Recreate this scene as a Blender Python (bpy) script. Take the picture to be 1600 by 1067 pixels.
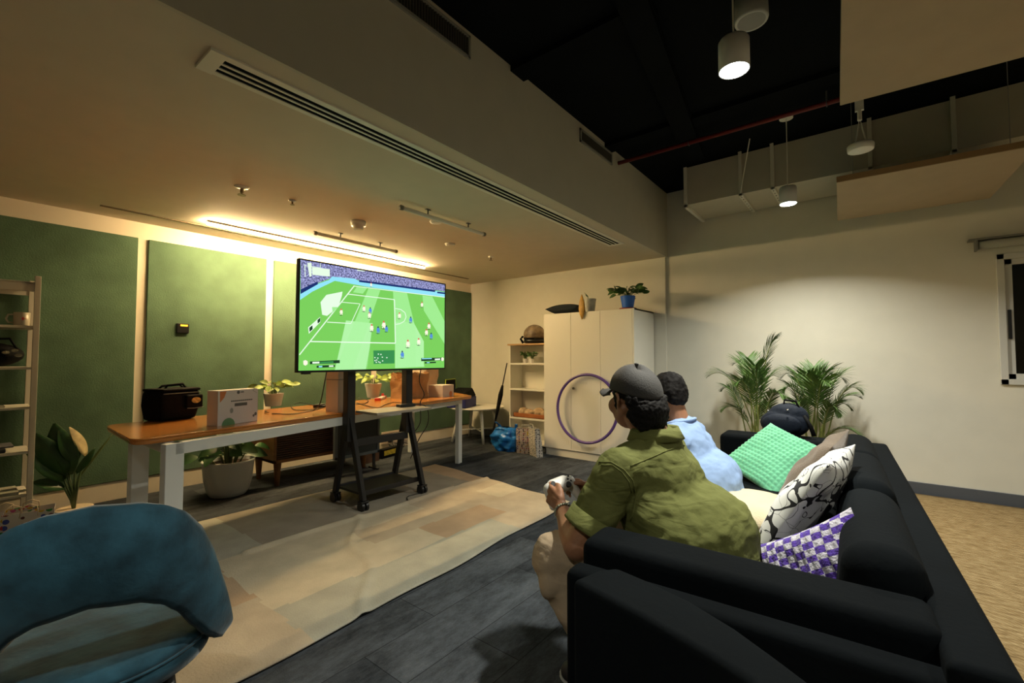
import bpy, bmesh, math, random
from mathutils import Vector, Matrix, Euler, noise
random.seed(7)
for o in list(bpy.data.objects): bpy.data.objects.remove(o)
S = bpy.context.scene
COL = S.collection
PI = math.pi
# ------------------------------------------------------------------ camera
CAM = Vector((0, 0, 1.2)); FPX = 705.0; YAW = math.radians(38.3); PIT = math.radians(2.2)
FW = Vector((-math.sin(YAW)*math.cos(PIT), math.cos(YAW)*math.cos(PIT), math.sin(PIT)))
RT = Vector((math.cos(YAW), math.sin(YAW), 0)); UP = RT.cross(FW)
cd = bpy.data.cameras.new('camera'); co = bpy.data.objects.new('camera', cd); COL.objects.link(co)
cd.sensor_width = 36; cd.lens = FPX*36/1600; cd.clip_start = .05; cd.clip_end = 100
co.matrix_world = Matrix.Translation(CAM) @ Matrix((RT, UP, -FW)).transposed().to_4x4()
S.camera = co
# ------------------------------------------------------------------ world, light colours, exposure
w = bpy.data.worlds.new('world'); S.world = w; w.use_nodes = True
w.node_tree.nodes['Background'].inputs[0].default_value = (.02, .03, .05, 1)
w.node_tree.nodes['Background'].inputs[1].default_value = .3
S.view_settings.view_transform = 'Standard'; S.view_settings.look = 'None'
S.view_settings.exposure = 0.0; S.view_settings.gamma = 1; S.view_settings.use_curve_mapping = False
COOL = (1.0, .97, .84); WARM = (1.0, .66, .30)
PEND_W = 36.0        # each round pendant
LIN_E = 360.0         # linear tube emission
TV_E = 1.0
# measuring helpers: a sight line of the camera meets a plane
def ray(x, y): return FW*FPX + RT*(x-800) - UP*(y-533.5)
def onz(x, y, z=0.): r = ray(x, y); return CAM + r*((z-CAM.z)/r.z)
def onx(x, y, X): r = ray(x, y); return CAM + r*(X/r.x)
def ony(x, y, Y): r = ray(x, y); return CAM + r*(Y/r.y)
V = Vector
# ------------------------------------------------------------------ materials
MC = {}
def mat(name, col, rough=.6, metal=0., var=0., vscale=6., bump=0., bscale=40., emit=0., sheen=0., col2=None, spec=None, trans=0., coat=0., wave=None, vstretch=None, alpha=1.):
    if name in MC: return MC[name]
    m = bpy.data.materials.new(name); m.use_nodes = True; nt = m.node_tree; N = nt.nodes; L = nt.links
    b = N['Principled BSDF']; c4 = (*col, 1)
    b.inputs['Base Color'].default_value = c4; b.inputs['Roughness'].default_value = rough; b.inputs['Metallic'].default_value = metal
    if spec is not None: b.inputs['Specular IOR Level'].default_value = spec
    if sheen: b.inputs['Sheen Weight'].default_value = sheen; b.inputs['Sheen Roughness'].default_value = .4
    if trans: b.inputs['Transmission Weight'].default_value = trans
    if coat: b.inputs['Coat Weight'].default_value = coat; b.inputs['Coat Roughness'].default_value = .12
    if alpha < 1: b.inputs['Alpha'].default_value = alpha
    if emit:
        b.inputs['Emission Color'].default_value = c4; b.inputs['Emission Strength'].default_value = emit
    tc = N.new('ShaderNodeTexCoord'); mp = N.new('ShaderNodeMapping'); L.new(tc.outputs['Object'], mp.inputs[0])
    if vstretch: mp.inputs['Scale'].default_value = vstretch
    if var or col2:
        n = N.new('ShaderNodeTexNoise'); n.inputs['Scale'].default_value = vscale; n.inputs['Detail'].default_value = 5
        L.new(mp.outputs[0], n.inputs['Vector'])
        r = N.new('ShaderNodeValToRGB'); L.new(n.outputs['Fac'], r.inputs[0])
        r.color_ramp.elements[0].position = .33; r.color_ramp.elements[1].position = .67
        c2 = col2 if col2 else tuple(min(1, x*(1+var)) for x in col)
        c1 = col if col2 else tuple(x*(1-var) for x in col)
        r.color_ramp.elements[0].color = (*c1, 1); r.color_ramp.elements[1].color = (*c2, 1)
        L.new(r.outputs[0], b.inputs['Base Color'])
        if emit: L.new(r.outputs[0], b.inputs['Emission Color'])
    if bump:
        if wave:
            t = N.new('ShaderNodeTexWave'); t.inputs['Scale'].default_value = wave; t.inputs['Distortion'].default_value = 2.; L.new(tc.outputs['Object'], t.inputs['Vector'])
        else:
            t = N.new('ShaderNodeTexNoise'); t.inputs['Scale'].default_value = bscale; t.inputs['Detail'].default_value = 3; L.new(tc.outputs['Object'], t.inputs['Vector'])
        bp = N.new('ShaderNodeBump'); bp.inputs['Strength'].default_value = bump; bp.inputs['Distance'].default_value = .01
        L.new(t.outputs['Fac'], bp.inputs['Height']); L.new(bp.outputs[0], b.inputs['Normal'])
    MC[name] = m; return m
def fold_bump(m, scale, stretch, strength, dist=.02):
    N = m.node_tree.nodes; L = m.node_tree.links; b = N['Principled BSDF']; old = b.inputs['Normal'].links[0].from_socket if b.inputs['Normal'].links else None
    tc = N.new('ShaderNodeTexCoord'); mp = N.new('ShaderNodeMapping'); mp.inputs['Scale'].default_value = stretch; mp.inputs['Rotation'].default_value = (.5, .3, .2); L.new(tc.outputs['Object'], mp.inputs[0])
    n = N.new('ShaderNodeTexNoise'); n.inputs['Scale'].default_value = scale; n.inputs['Detail'].default_value = 1.5; n.inputs['Distortion'].default_value = 1.2; L.new(mp.outputs[0], n.inputs['Vector'])
    r = N.new('ShaderNodeValToRGB'); r.color_ramp.elements[0].position = .42; r.color_ramp.elements[1].position = .60; L.new(n.outputs['Fac'], r.inputs[0])
    bp = N.new('ShaderNodeBump'); bp.inputs['Strength'].default_value = strength; bp.inputs['Distance'].default_value = dist; L.new(r.outputs[0], bp.inputs['Height'])
    if old: L.new(old, bp.inputs['Normal'])
    L.new(bp.outputs[0], b.inputs['Normal'])
# ------------------------------------------------------------------ mesh builder
def circ(n): return [(math.cos(2*PI*i/n), math.sin(2*PI*i/n)) for i in range(n)]
class MB:
    def __init__(s, M=None): s.bm = bmesh.new(); s.M = M if M is not None else Matrix.Identity(4); s.mi = 0
    def v(s, p): return s.bm.verts.new(s.M @ V(p))
    def face(s, vs, mi=None):
        try: f = s.bm.faces.new(vs)
        except ValueError: return None
        f.material_index = s.mi if mi is None else mi; return f
    def poly(s, pts, mi=None): return s.face([s.v(p) for p in pts], mi)
    def box(s, c, d, R=None, mi=None):
        c = V(c); R = R if R is not None else Matrix.Identity(3)
        q = [s.v(c + R @ V((x*d[0]/2, y*d[1]/2, z*d[2]/2))) for x in (-1, 1) for y in (-1, 1) for z in (-1, 1)]
        for a in ((0,1,3,2), (4,6,7,5), (0,4,5,1), (2,3,7,6), (0,2,6,4), (1,5,7,3)): s.face([q[i] for i in a], mi)
    def bb(s, x0, x1, y0, y1, z0, z1, mi=None): s.box(((x0+x1)/2, (y0+y1)/2, (z0+z1)/2), (x1-x0, y1-y0, z1-z0), None, mi)
    def loft(s, rings, cap=True, mi=None, closed=True):
        R = [[s.v(p) for p in r] for r in rings]; n = len(R[0])
        for a, b in zip(R, R[1:]):
            for i in range(n if closed else n-1):
                j = (i+1) % n; s.face([a[i], a[j], b[j], b[i]], mi)
        if cap: s.face(R[0][::-1], mi); s.face(R[-1], mi)
    def tube(s, pts, r, n=10, mi=None, flat=1., closed=False):
        pts = [V(p) for p in pts]; rr = r if isinstance(r, (list, tuple)) else [r]*len(pts); rings = []
        up = V((0, 0, 1)); pn = None
        for i, p in enumerate(pts):
            if closed: t = pts[(i+1) % len(pts)] - pts[i-1]
            else: t = pts[min(i+1, len(pts)-1)] - pts[max(i-1, 0)]
            t = t.normalized() if t.length > 1e-9 else V((0, 0, 1))
            if pn is None:
                a = t.cross(up); a = a if a.length > .05 else t.cross(V((1, 0, 0))); a.normalize()
            else:
                a = pn - t*pn.dot(t); a = a if a.length > 1e-4 else t.orthogonal(); a.normalize()
            pn = a; b = t.cross(a)
            rings.append([p + a*cx*rr[i] + b*cy*rr[i]*flat for cx, cy in circ(n)])
        if closed: rings.append(rings[0]); s.loft(rings, cap=False, mi=mi)
        else: s.loft(rings, mi=mi)
    def cyl(s, p0, p1, r0, r1=None, n=20, mi=None): s.tube([p0, p1], [r0, r0 if r1 is None else r1], n, mi)
    def lathe(s, c, prof, n=28, mi=None, sx=1., sy=1., cap=True):
        c = V(c); s.loft([[c + V((x*r*sx, y*r*sy, z)) for x, y in circ(n)] for r, z in prof], cap=cap, mi=mi)
    def ell(s, c, r, R=None, n=16, m=10, mi=None):
        c = V(c); R = R if R is not None else Matrix.Identity(3)
        rings = []
        for k in range(m+1):
            a = -PI/2 + PI*k/m; rr = max(math.cos(a), .02)
            rings.append([c + R @ V((x*rr*r[0], y*rr*r[1], math.sin(a)*r[2])) for x, y in circ(n)])
        s.loft(rings, mi=mi)
    def cap(s, p0, p1, r0, r1, n=16, fl=None):          # tapered capsule; fl = (direction, factor) widens it that way
        p0 = V(p0); p1 = V(p1); t = (p1-p0); L = t.length; t = t.normalized() if L > 1e-6 else V((0, 0, 1))
        a = t.orthogonal().normalized(); b = t.cross(a); rings = []
        st = [(-math.cos(k*PI/8), math.sin(k*PI/8), 0) for k in range(0, 5)] + [(math.sin(k*PI/8), math.cos(k*PI/8), 1) for k in range(0, 5)]
        for dx, rr, e in st:
            r = r1 if e else r0; q = (p1 if e else p0) + t*dx*r; rings.append([q + (a*cx + b*cy)*max(rr, .03)*r for cx, cy in circ(n)])
        if fl:
            d = V(fl[0]).normalized(); m = (p0+p1)/2
            rings = [[p + d*((p-m).dot(d)*(fl[1]-1)) for p in r] for r in rings]
        s.loft(rings)
    def prism(s, poly, z0, z1, mi=None): s.loft([[(x, y, z0) for x, y in poly], [(x, y, z1) for x, y in poly]], mi=mi)
    def grid(s, f, nu, nv, mi=None):
        g = [[s.v(f(i/nu, j/nv)) for j in range(nv+1)] for i in range(nu+1)]
        for i in range(nu):
            for j in range(nv):
                k = mi(i/nu, j/nv) if callable(mi) else mi
                s.face([g[i][j], g[i+1][j], g[i+1][j+1], g[i][j+1]], k)
        return g
    def build(s, name, m, parent=None, smooth=False, bevel=0., seg=2, sub=0, ang=40, solid=0., **tags):
        bm = s.bm; bmesh.ops.recalc_face_normals(bm, faces=bm.faces[:])
        me = bpy.data.meshes.new(name)
        if bm.verts:
            xs = [v.co for v in bm.verts]
            lo = V([min(c[i] for c in xs) for i in range(3)]); hi = V([max(c[i] for c in xs) for i in range(3)])
            c = V(((lo.x+hi.x)/2, (lo.y+hi.y)/2, lo.z if not parent else (lo.z+hi.z)/2))
            for v in bm.verts: v.co -= c
        else: c = V((0, 0, 0))
        bm.to_mesh(me); bm.free()
        for x in (m if isinstance(m, (list, tuple)) else [m]): me.materials.append(x)
        o = bpy.data.objects.new(name, me); COL.objects.link(o); o.location = c
        if parent is not None: setp(o, parent)
        if smooth:
            for p in me.polygons: p.use_smooth = True
        if solid:
            d = o.modifiers.new('solid', 'SOLIDIFY'); d.thickness = solid; d.offset = 0
        if bevel:
            b = o.modifiers.new('bevel', 'BEVEL'); b.width = bevel; b.segments = seg; b.limit_method = 'ANGLE'; b.angle_limit = math.radians(ang)
            if seg > 1:
                for p in me.polygons: p.use_smooth = True
                wn = o.modifiers.new('wn', 'WEIGHTED_NORMAL'); wn.keep_sharp = False
        if sub:
            d = o.modifiers.new('sub', 'SUBSURF'); d.levels = sub; d.render_levels = sub
            for p in me.polygons: p.use_smooth = True
        for k, x in tags.items(): o[k] = x
        return o
WM = {}
def wmat(o):
    if o.name in WM: return WM[o.name]
    M = Matrix.LocRotScale(o.location, o.rotation_euler, o.scale)
    if o.parent: M = wmat(o.parent) @ o.matrix_parent_inverse @ M
    return M
def setp(o, parent): o.parent = parent; o.matrix_parent_inverse = wmat(parent).inverted()
def tag(o, label, cat, group=None, kind=None):
    o['label'] = label; o['category'] = cat
    if group: o['group'] = group
    if kind: o['kind'] = kind
    return o
def thing(name, label, cat, loc=(0, 0, 0), rz=0., group=None):
    o = bpy.data.objects.new(name, None); COL.objects.link(o); o.location = loc; o.rotation_euler = (0, 0, rz); o.empty_display_size = .1
    return tag(o, label, cat, group)
def struct(o): o['kind'] = 'structure'; return o
def fuse(name, b, m, parent, voxel, smooth=4, disp=None, **tags):
    """closed overlapping shapes -> one continuous skin"""
    o = b.build(name, m, parent, smooth=True)
    r = o.modifiers.new('r', 'REMESH'); r.mode = 'VOXEL'; r.voxel_size = voxel; r.use_smooth_shade = True
    s = o.modifiers.new('s', 'SMOOTH'); s.iterations = smooth; s.factor = .5
    if disp:
        t = bpy.data.textures.new(name, 'CLOUDS'); t.noise_scale = disp[0]; t.noise_depth = 2
        d = o.modifiers.new('d', 'DISPLACE'); d.texture = t; d.strength = disp[1]; d.mid_level = .5
    dg = bpy.context.evaluated_depsgraph_get(); me = bpy.data.meshes.new_from_object(o.evaluated_get(dg))
    o.modifiers.clear(); o.data = me
    for p in me.polygons: p.use_smooth = True
    for k, x in tags.items(): o[k] = x
    return o
def Rz(a): return Matrix.Rotation(a, 4, 'Z')
def TR(loc, rz=0, rx=0, ry=0): return Matrix.Translation(loc) @ Rz(rz) @ Matrix.Rotation(ry, 4, 'Y') @ Matrix.Rotation(rx, 4, 'X')

# ================================================================== ROOM
XL, YB, ZL, ZH, XS = -5.09, 5.39, 2.42, 3.2, -1.87
XR, YF = 3.4, -3.2
m_wall = mat('wall_paint', (.72, .70, .61), .7, var=.02, bump=.05, bscale=150)
m_cream = mat('cream_paint', (.78, .70, .56), .7, var=.02, bump=.05, bscale=150)
m_ceil = mat('ceiling_paint', (.64, .575, .46), .75, var=.02)
m_dark = mat('black_ceiling', (.0065, .008, .0095), .9, spec=.05, var=.15, vscale=2)
m_white = mat('white_laminate', (.78, .76, .68), .4)
m_whmetal = mat('white_metal', (.68, .71, .70), .4)
m_black = mat('black_metal', (.012, .012, .013), .45)
m_blackp = mat('black_plastic', (.008, .008, .009), .35)

def carpet_mat():
    m = bpy.data.materials.new('carpet_tiles'); m.use_nodes = True; N = m.node_tree.nodes; L = m.node_tree.links; b = N['Principled BSDF']
    b.inputs['Roughness'].default_value = .95; b.inputs['Specular IOR Level'].default_value = .1
    tc = N.new('ShaderNodeTexCoord'); mp = N.new('ShaderNodeMapping'); mp.inputs['Rotation'].default_value = (0, 0, PI/2); L.new(tc.outputs['Object'], mp.inputs[0])
    br = N.new('ShaderNodeTexBrick'); br.inputs['Scale'].default_value = 1; br.inputs['Brick Width'].default_value = 1.0; br.inputs['Row Height'].default_value = .25
    br.inputs['Mortar Size'].default_value = .002; br.inputs['Color1'].default_value = (.017, .021, .027, 1); br.inputs['Color2'].default_value = (.062, .070, .080, 1); br.inputs['Mortar'].default_value = (.02, .022, .026, 1)
    br.offset = .37; br.inputs['Bias'].default_value = .1
    L.new(mp.outputs[0], br.inputs['Vector'])
    n = N.new('ShaderNodeTexNoise'); n.inputs['Scale'].default_value = 7; n.inputs['Detail'].default_value = 12; n.inputs['Roughness'].default_value = .85
    mp2 = N.new('ShaderNodeMapping'); mp2.inputs['Scale'].default_value = (1, .35, 1); L.new(tc.outputs['Object'], mp2.inputs[0]); L.new(mp2.outputs[0], n.inputs['Vector'])
    cr = N.new('ShaderNodeValToRGB'); cr.color_ramp.elements[0].position = .32; cr.color_ramp.elements[1].position = .68; cr.color_ramp.elements[0].color = (.12, .12, .12, 1); cr.color_ramp.elements[1].color = (.92, .92, .92, 1); L.new(n.outputs['Fac'], cr.inputs[0])
    mx = N.new('ShaderNodeMix'); mx.data_type = 'RGBA'; mx.blend_type = 'OVERLAY'; mx.inputs[0].default_value = 1.
    L.new(br.outputs[0], mx.inputs[6]); L.new(cr.outputs[0], mx.inputs[7]); L.new(mx.outputs[2], b.inputs['Base Color'])
    n2 = N.new('ShaderNodeTexNoise'); n2.inputs['Scale'].default_value = 220; L.new(tc.outputs['Object'], n2.inputs['Vector'])
    bp = N.new('ShaderNodeBump'); bp.inputs['Strength'].default_value = .5; bp.inputs['Distance'].default_value = .006; L.new(n2.outputs['Fac'], bp.inputs['Height']); L.new(bp.outputs[0], b.inputs['Normal'])
    return m
b = MB(); b.bb(XL-.15, XR+.1, YF-.1, YB+.1, -.1, 0); struct(b.build('floor', carpet_mat()))
b = MB(); b.bb(XL-.15, XL, YF, YB+.1, 0, ZH+.1); struct(b.build('wall_left', m_cream))
# back wall with window opening: X .84.. , z .99..2.06
WX0, WX1, WZ0, WZ1 = .845, 2.3, .99, 2.06
b = MB(); b.bb(XL, XS-.02, YB-.035, YB+.12, 0, ZL); b.bb(XL, WX0, YB, YB+.12, 0, ZH+.1); b.bb(WX1, XR+.1, YB, YB+.12, 0, ZH+.1)
b.bb(WX0, WX1, YB, YB+.12, 0, WZ0); b.bb(WX0, WX1, YB, YB+.12, WZ1, ZH+.1); struct(b.build('wall_back', m_wall))
b = MB(); b.bb(XR, XR+.1, YF, YB+.1, 0, ZH+.1); struct(b.build('wall_right', m_wall))
b = MB(); b.bb(XL-.1, XR+.1, YF-.1, YF, 0, ZH+.1); struct(b.build('wall_front', m_wall))
b = MB(); b.bb(XL-.1, XS-.02, YF, YB, ZL, ZL+.1); struct(b.build('ceiling', m_ceil))
b = MB(); b.bb(XS-.02, XS, YF, YB, ZL-.0, ZH); struct(b.build('trim_1', mat('soffit_paint', (.60, .56, .46), .75, var=.02)))
b = MB(); b.bb(XS, XR+.1, YF, YB+.1, ZH, ZH+.1); struct(b.build('ceiling', m_dark))
b = MB(); b.bb(XL, XL+.018, YF, YB, 0, .155); struct(b.build('baseboard_left', m_cream, bevel=.003))
b = MB(); b.bb(XL, XS-.02, YB-.05, YB-.035, 0, .1); struct(b.build('baseboard_back', mat('base_dark', (.10, .11, .13), .5)))
b = MB(); b.bb(XS, XR, YB-.014, YB, 0, .112); struct(b.build('baseboard_back', mat('base_grey', (.085, .095, .115), .5), bevel=.003))
# dark beams of the high ceiling
b = MB(); b.box((-1.05, 2.9, ZH-.04), (.16, 3.2, .08), Rz(math.radians(8)).to_3x3()); struct(b.build('trim_2', m_dark))
b = MB(); b.bb(XS, -.9, 2.35, 2.5, ZH-.04, ZH); b.bb(XS, 1.5, 3.75, 3.9, ZH-.04, ZH); struct(b.build('trim_3', m_dark))
# green acoustic panels
m_green = mat('green_felt', (.088, .150, .098), .95, var=.22, vscale=2.2, bump=.25, bscale=90, spec=.1)
def green(y0, y1, lab):
    b = MB(); b.bb(XL+.003, XL+.024, y0, y1, .157, 2.275); tag(b.build('acoustic_panel', m_green, bevel=.004), lab, 'wall panel', 'green felt panels on the left wall')
green(-.25, 1.06, 'dark green felt wall panel behind the white metal shelf unit')
green(1.135, 2.15, 'green felt wall panel carrying the small black thermostat')
green(2.23, 3.47, 'green felt wall panel directly behind the television')
green(3.56, 5.345, 'green felt wall panel nearest the corner, behind the round table')
# thermostat
t = thing('thermostat', 'small black square thermostat with yellow display on green wall panel', 'thermostat', onx(285, 513, XL+.022))
p = onx(285, 513, XL+.022)
b = MB(); b.bb(p.x, p.x+.022, p.y-.048, p.y+.048, p.z-.045, p.z+.045); b.build('housing', m_blackp, t, bevel=.004)
b = MB(); b.bb(p.x+.022, p.x+.024, p.y-.022, p.y+.036, p.z+.018, p.z+.035); b.build('display', mat('amber', (1., .55, .05), .4, emit=1.0), t)

# ---- window
t = bpy.data.objects.new('window_1', None); COL.objects.link(t); t.location = (WX0, YB, WZ0); struct(t)
m_alu = mat('aluminium', (.62, .62, .58), .4)
b = MB(); b.bb(WX0, WX1, YB-.02, YB+.06, WZ0, WZ0+.045); b.bb(WX0, WX1, YB-.02, YB+.06, WZ1-.045, WZ1); b.bb(WX0, WX0+.045, YB-.02, YB+.06, WZ0, WZ1); b.bb(WX1-.045, WX1, YB-.02, YB+.06, WZ0, WZ1)
b.build('window_frame', m_alu, t, bevel=.003)
b = MB(); b.bb(WX0+.045, WX1-.05, YB, YB+.04, WZ0+.045, WZ0+.09); b.bb(WX0+.045, WX1-.05, YB, YB+.04, WZ1-.09, WZ1-.045); b.bb(WX0+.045, WX0+.09, YB, YB+.04, WZ0+.045, WZ1-.045); b.bb(1.55, 1.6, YB, YB+.04, WZ0+.045, WZ1-.045)
b.build('window_sash', m_alu, t, bevel=.003)
b = MB(); b.bb(WX0+.055, WX0+.075, YB-.012, YB, 1.36, 1.6); b.build('window_latch', m_blackp, t, bevel=.003)
b = MB(); b.bb(WX0+.08, WX1-.05, YB+.02, YB+.026, WZ0+.08, WZ1-.08); b.build('window_pane', mat('glass', (.9, .95, .95), .02, trans=1.), t)
# night yard with trees beyond
b = MB(); b.bb(-1, 6, 8.6, 8.7, -1, 4); struct(b.build('trim_4', mat('night_hedge', (.006, .009, .006), .9, var=.5, vscale=3, bump=.6, bscale=6)))
for i, (x, z, ww) in enumerate(((1.27, 1.93, .05), (1.25, 1.62, .05), (1.30, 1.57, .04), (1.33, 1.47, .02))):
    b = MB(); b.box((x*1.36-.02, 7.6, 1.2+(z-1.2)*1.36), (ww, .02, .018)); o = b.build('distant_lamp', mat('far_lamp', (.9, 1, 1), .4, emit=3.))
    tag(o, 'tiny white light seen in the dark outside the window', 'light', 'distant lights outside the window')
# roller blind
t = thing('roller_blind', 'grey roller blind rolled up above the dark window', 'blind', (1.5, YB-.05, 2.09))
b = MB(); b.tube([(.74, YB-.05, 2.145), (2.4, YB-.05, 2.145)], .035, 16); b.build('blind_roll', mat('blind_grey', (.33, .33, .29), .7), t, smooth=True)
b = MB(); b.bb(.68, 2.4, YB-.085, YB, 2.185, 2.2); b.bb(.72, .735, YB-.09, YB, 2.1, 2.2); b.build('bracket', mat('blind_dk', (.2, .2, .18), .6), t, bevel=.002)

# ---- low ceiling fittings
def lbl_track(x0, y0, y1, name, lab, r=.013, dz=.055):
    t = thing(name, lab, 'light fitting', (x0, (y0+y1)/2, ZL-dz))
    b = MB(); b.tube([(x0, y0, ZL-dz), (x0, y1, ZL-dz)], r, 12); b.build('tube', m_white, t, smooth=True)
    for f in (.28, .78):
        y = y0+(y1-y0)*f; b = MB(); b.cyl((x0, y, ZL), (x0, y, ZL-dz+r), .006, n=8); b.bb(x0-.012, x0+.012, y-.02, y+.02, ZL-.006, ZL); b.build('bracket', mat('brkt', (.1, .1, .1), .5), t)
    for y in (y0, y1):
        b = MB(); b.cyl((x0, y-.012, ZL-dz), (x0, y+.012, ZL-dz), r*1.25, n=12); b.build('end_cap', mat('endcap', (.22, .2, .16), .5), t, smooth=True)
    return t
lbl_track(-2.80, 2.17, 3.12, 'tube_light', 'unlit slim tube light on the ceiling nearer the slot diffuser', .016)
lbl_track(-4.00, 2.12, 3.03, 'tube_light', 'unlit slim tube light on the ceiling just in front of the glowing one', .016)
t = thing('linear_light', 'long glowing warm white linear light under the ceiling above the green panels', 'light', (-4.55, 2.66, ZL-.07))
b = MB(); b.bb(-4.565, -4.530, 1.42, 3.905, ZL-.012, ZL); b.bb(-4.537, -4.530, 1.42, 3.905, ZL-.019, ZL-.012); b.build('housing', mat('lin_house', (.4, .36, .28), .5), t)
b = MB(); b.bb(-4.563, -4.537, 1.425, 3.90, ZL-.036, ZL-.0125); b.build('diffuser', mat('lin_emit', (1., .70, .34), .5, emit=LIN_E), t)
# slot above the panels and slot diffuser
b = MB(); b.bb(-4.775, -4.745, .75, 4.95, ZL-.006, ZL+.0); tag(b.build('ceiling_slot', mat('slot_shadow', (.16, .12, .07), .8)), 'thin slot trim in the ceiling along the green wall, its shade painted dark', 'ceiling trim')  # flat strip whose dark brown stands for the shade inside a slot
t = thing('slot_diffuser', 'long three slot air diffuser in the low ceiling beside the bulkhead', 'air vent', (-2.08, 2.55, ZL))
b = MB()
for x, h in ((-2.152, .014), (-2.104, .006), (-2.064, .006), (-2.010, .018)): b.bb(x-h, x+h, .66, 4.42, ZL-.008, ZL)
b.bb(-2.166, -1.989, .62, .68, ZL-.012, ZL); b.bb(-2.166, -1.989, 4.4, 4.43, ZL-.012, ZL); b.build('frame', m_white, t)
b = MB(); b.bb(-2.14, -2.01, .68, 4.4, ZL-.004, ZL-.001); b.build('slot_void', m_dark, t)
def vent(y0, y1, z0, z1, lab):
    t = thing('wall_grille', lab, 'air vent', (XS, (y0+y1)/2, z0), group='grilles in the bulkhead')
    b = MB(); b.bb(XS, XS+.004, y0+.01, y1-.01, z0+.01, z1-.01); b.build('grille_back', m_blackp, t)
    b = MB(); f = .016
    b.bb(XS, XS+.014, y0, y1, z0, z0+f); b.bb(XS, XS+.014, y0, y1, z1-f, z1); b.bb(XS, XS+.014, y0, y0+f, z0, z1); b.bb(XS, XS+.014, y1-f, y1, z0, z1); b.build('grille_frame', mat('grille', (.30, .29, .25), .6), t)
    b = MB(); n = int((y1-y0)/.02)
    for i in range(n): b.box((XS+.008, y0+.02+i*(y1-y0-.04)/(n-1), (z0+z1)/2), (.01, .003, z1-z0-.03), Rz(.5).to_3x3())
    b.build('grille_fins', mat('grille_d', (.12, .115, .10), .6), t)
vent(1.25, 1.945, 3.02, 3.165, 'dark finned grille in the bulkhead at the top of the picture')
vent(3.285, 3.885, 3.03, 3.145, 'grey finned grille in the bulkhead beside the red pipe')
def sprinkler(x, y, lab, s=1.):
    t = thing('sprinkler', lab, 'sprinkler', (x, y, ZL-.05*s), group='ceiling sprinklers')
    b = MB(); b.lathe((x, y, ZL), [(.035*s, 0), (.033*s, -.006), (.012*s, -.012)][::-1]); b.build('escutcheon', m_white, t, smooth=True)
    b = MB(); b.cyl((x, y, ZL-.01), (x, y, ZL-.032*s), .008*s, n=10); b.lathe((x, y, ZL-.045*s), [(.02*s, 0), (.02*s, .003)], 12); b.cyl((x, y, ZL-.045*s), (x, y, ZL-.03*s), .004, n=8); b.build('head', mat('brass', (.25, .17, .09), .35, .8), t)
sprinkler(-3.464, 1.291, 'brass sprinkler on the low ceiling, largest and leftmost', 1.35)
sprinkler(-3.455, 1.645, 'small brass sprinkler between the large sprinkler and the smoke detector', .8)
sprinkler(-3.514, 4.043, 'small brass sprinkler in the far end of the low ceiling', 1.)
b = MB(); b.lathe((-3.53, 2.267, ZL), [(.03, -.075), (.042, -.07), (.045, -.045), (.062, -.04), (.065, 0)]); tag(b.build('smoke_detector', m_white, smooth=True), 'white smoke detector on the low ceiling between two tube lights', 'smoke detector')
for x, y, l in ((-3.461, 3.319, 'flat round cover plate on the low ceiling behind the television'), (-2.99, 2.694, 'tiny round sensor on the ceiling beside the nearer unlit tube')):
    b = MB(); b.lathe((x, y, ZL), [(.03, -.015), (.05, -.012), (.055, 0)]); tag(b.build('ceiling_sensor', m_white, smooth=True), l, 'sensor')

# ---- high ceiling fittings
def pendant(x, y, z, lab, power=PEND_W):
    t = thing('pendant_light', lab, 'light', (x, y, z), group='cylindrical pendant lights')
    b = MB(); r = .063
    b.lathe((x, y, z), [(r-.005, .004), (r-.005, -.0), (r, -.002), (r, .128), (r-.006, .138), (.01, .14)], 32); b.build('lamp_shade', mat('pend_wh', (.62, .63, .62), .45), t, smooth=True, ang=30)
    b = MB(); b.cyl((x, y, z+.135), (x, y, ZH), .0038, n=8); b.build('rod', m_white, t)
    b = MB(); b.lathe((x, y, ZH), [(.05, -.02), (.052, 0)]); b.build('canopy', m_white, t)
    b = MB(); b.lathe((x, y, z-.004), [(r-.008, -.0), (r-.008, .003)], 28); b.build('diffuser', mat('pend_em', (.9, 1., .95), .5, emit=22.), t)
    l = bpy.data.lights.new('pendant_lamp', 'AREA'); l.shape = 'DISK'; l.size = .11; l.energy = power; l.color = COOL; l.spread = math.radians(138)
    lo = bpy.data.objects.new('lamp', l); COL.objects.link(lo); lo.location = (x, y, z-.012); setp(lo, t)
    return t
pendant(-.435, 2.13, 2.47, 'large lit white cylinder pendant hanging above the two people')
pendant(-.487, 4.27, 2.47, 'lit white cylinder pendant farther back in front of the air duct')
pendant(1.5, 1.0, 2.47, 'added lit white cylinder pendant, out of view above the jute rug behind the sofa', 15)  # unseen lamp added to bring up the room's brightness
pendant(1.6, 3.6, 2.47, 'added lit white cylinder pendant, out of view nearest the window wall', 15)  # another added pendant outside the frame, here only for more light
pendant(-.435, -.6, 2.47, 'added lit white cylinder pendant, out of view over the open carpet beyond the armchair', 15)  # also out of view, put in to brighten the room
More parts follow.
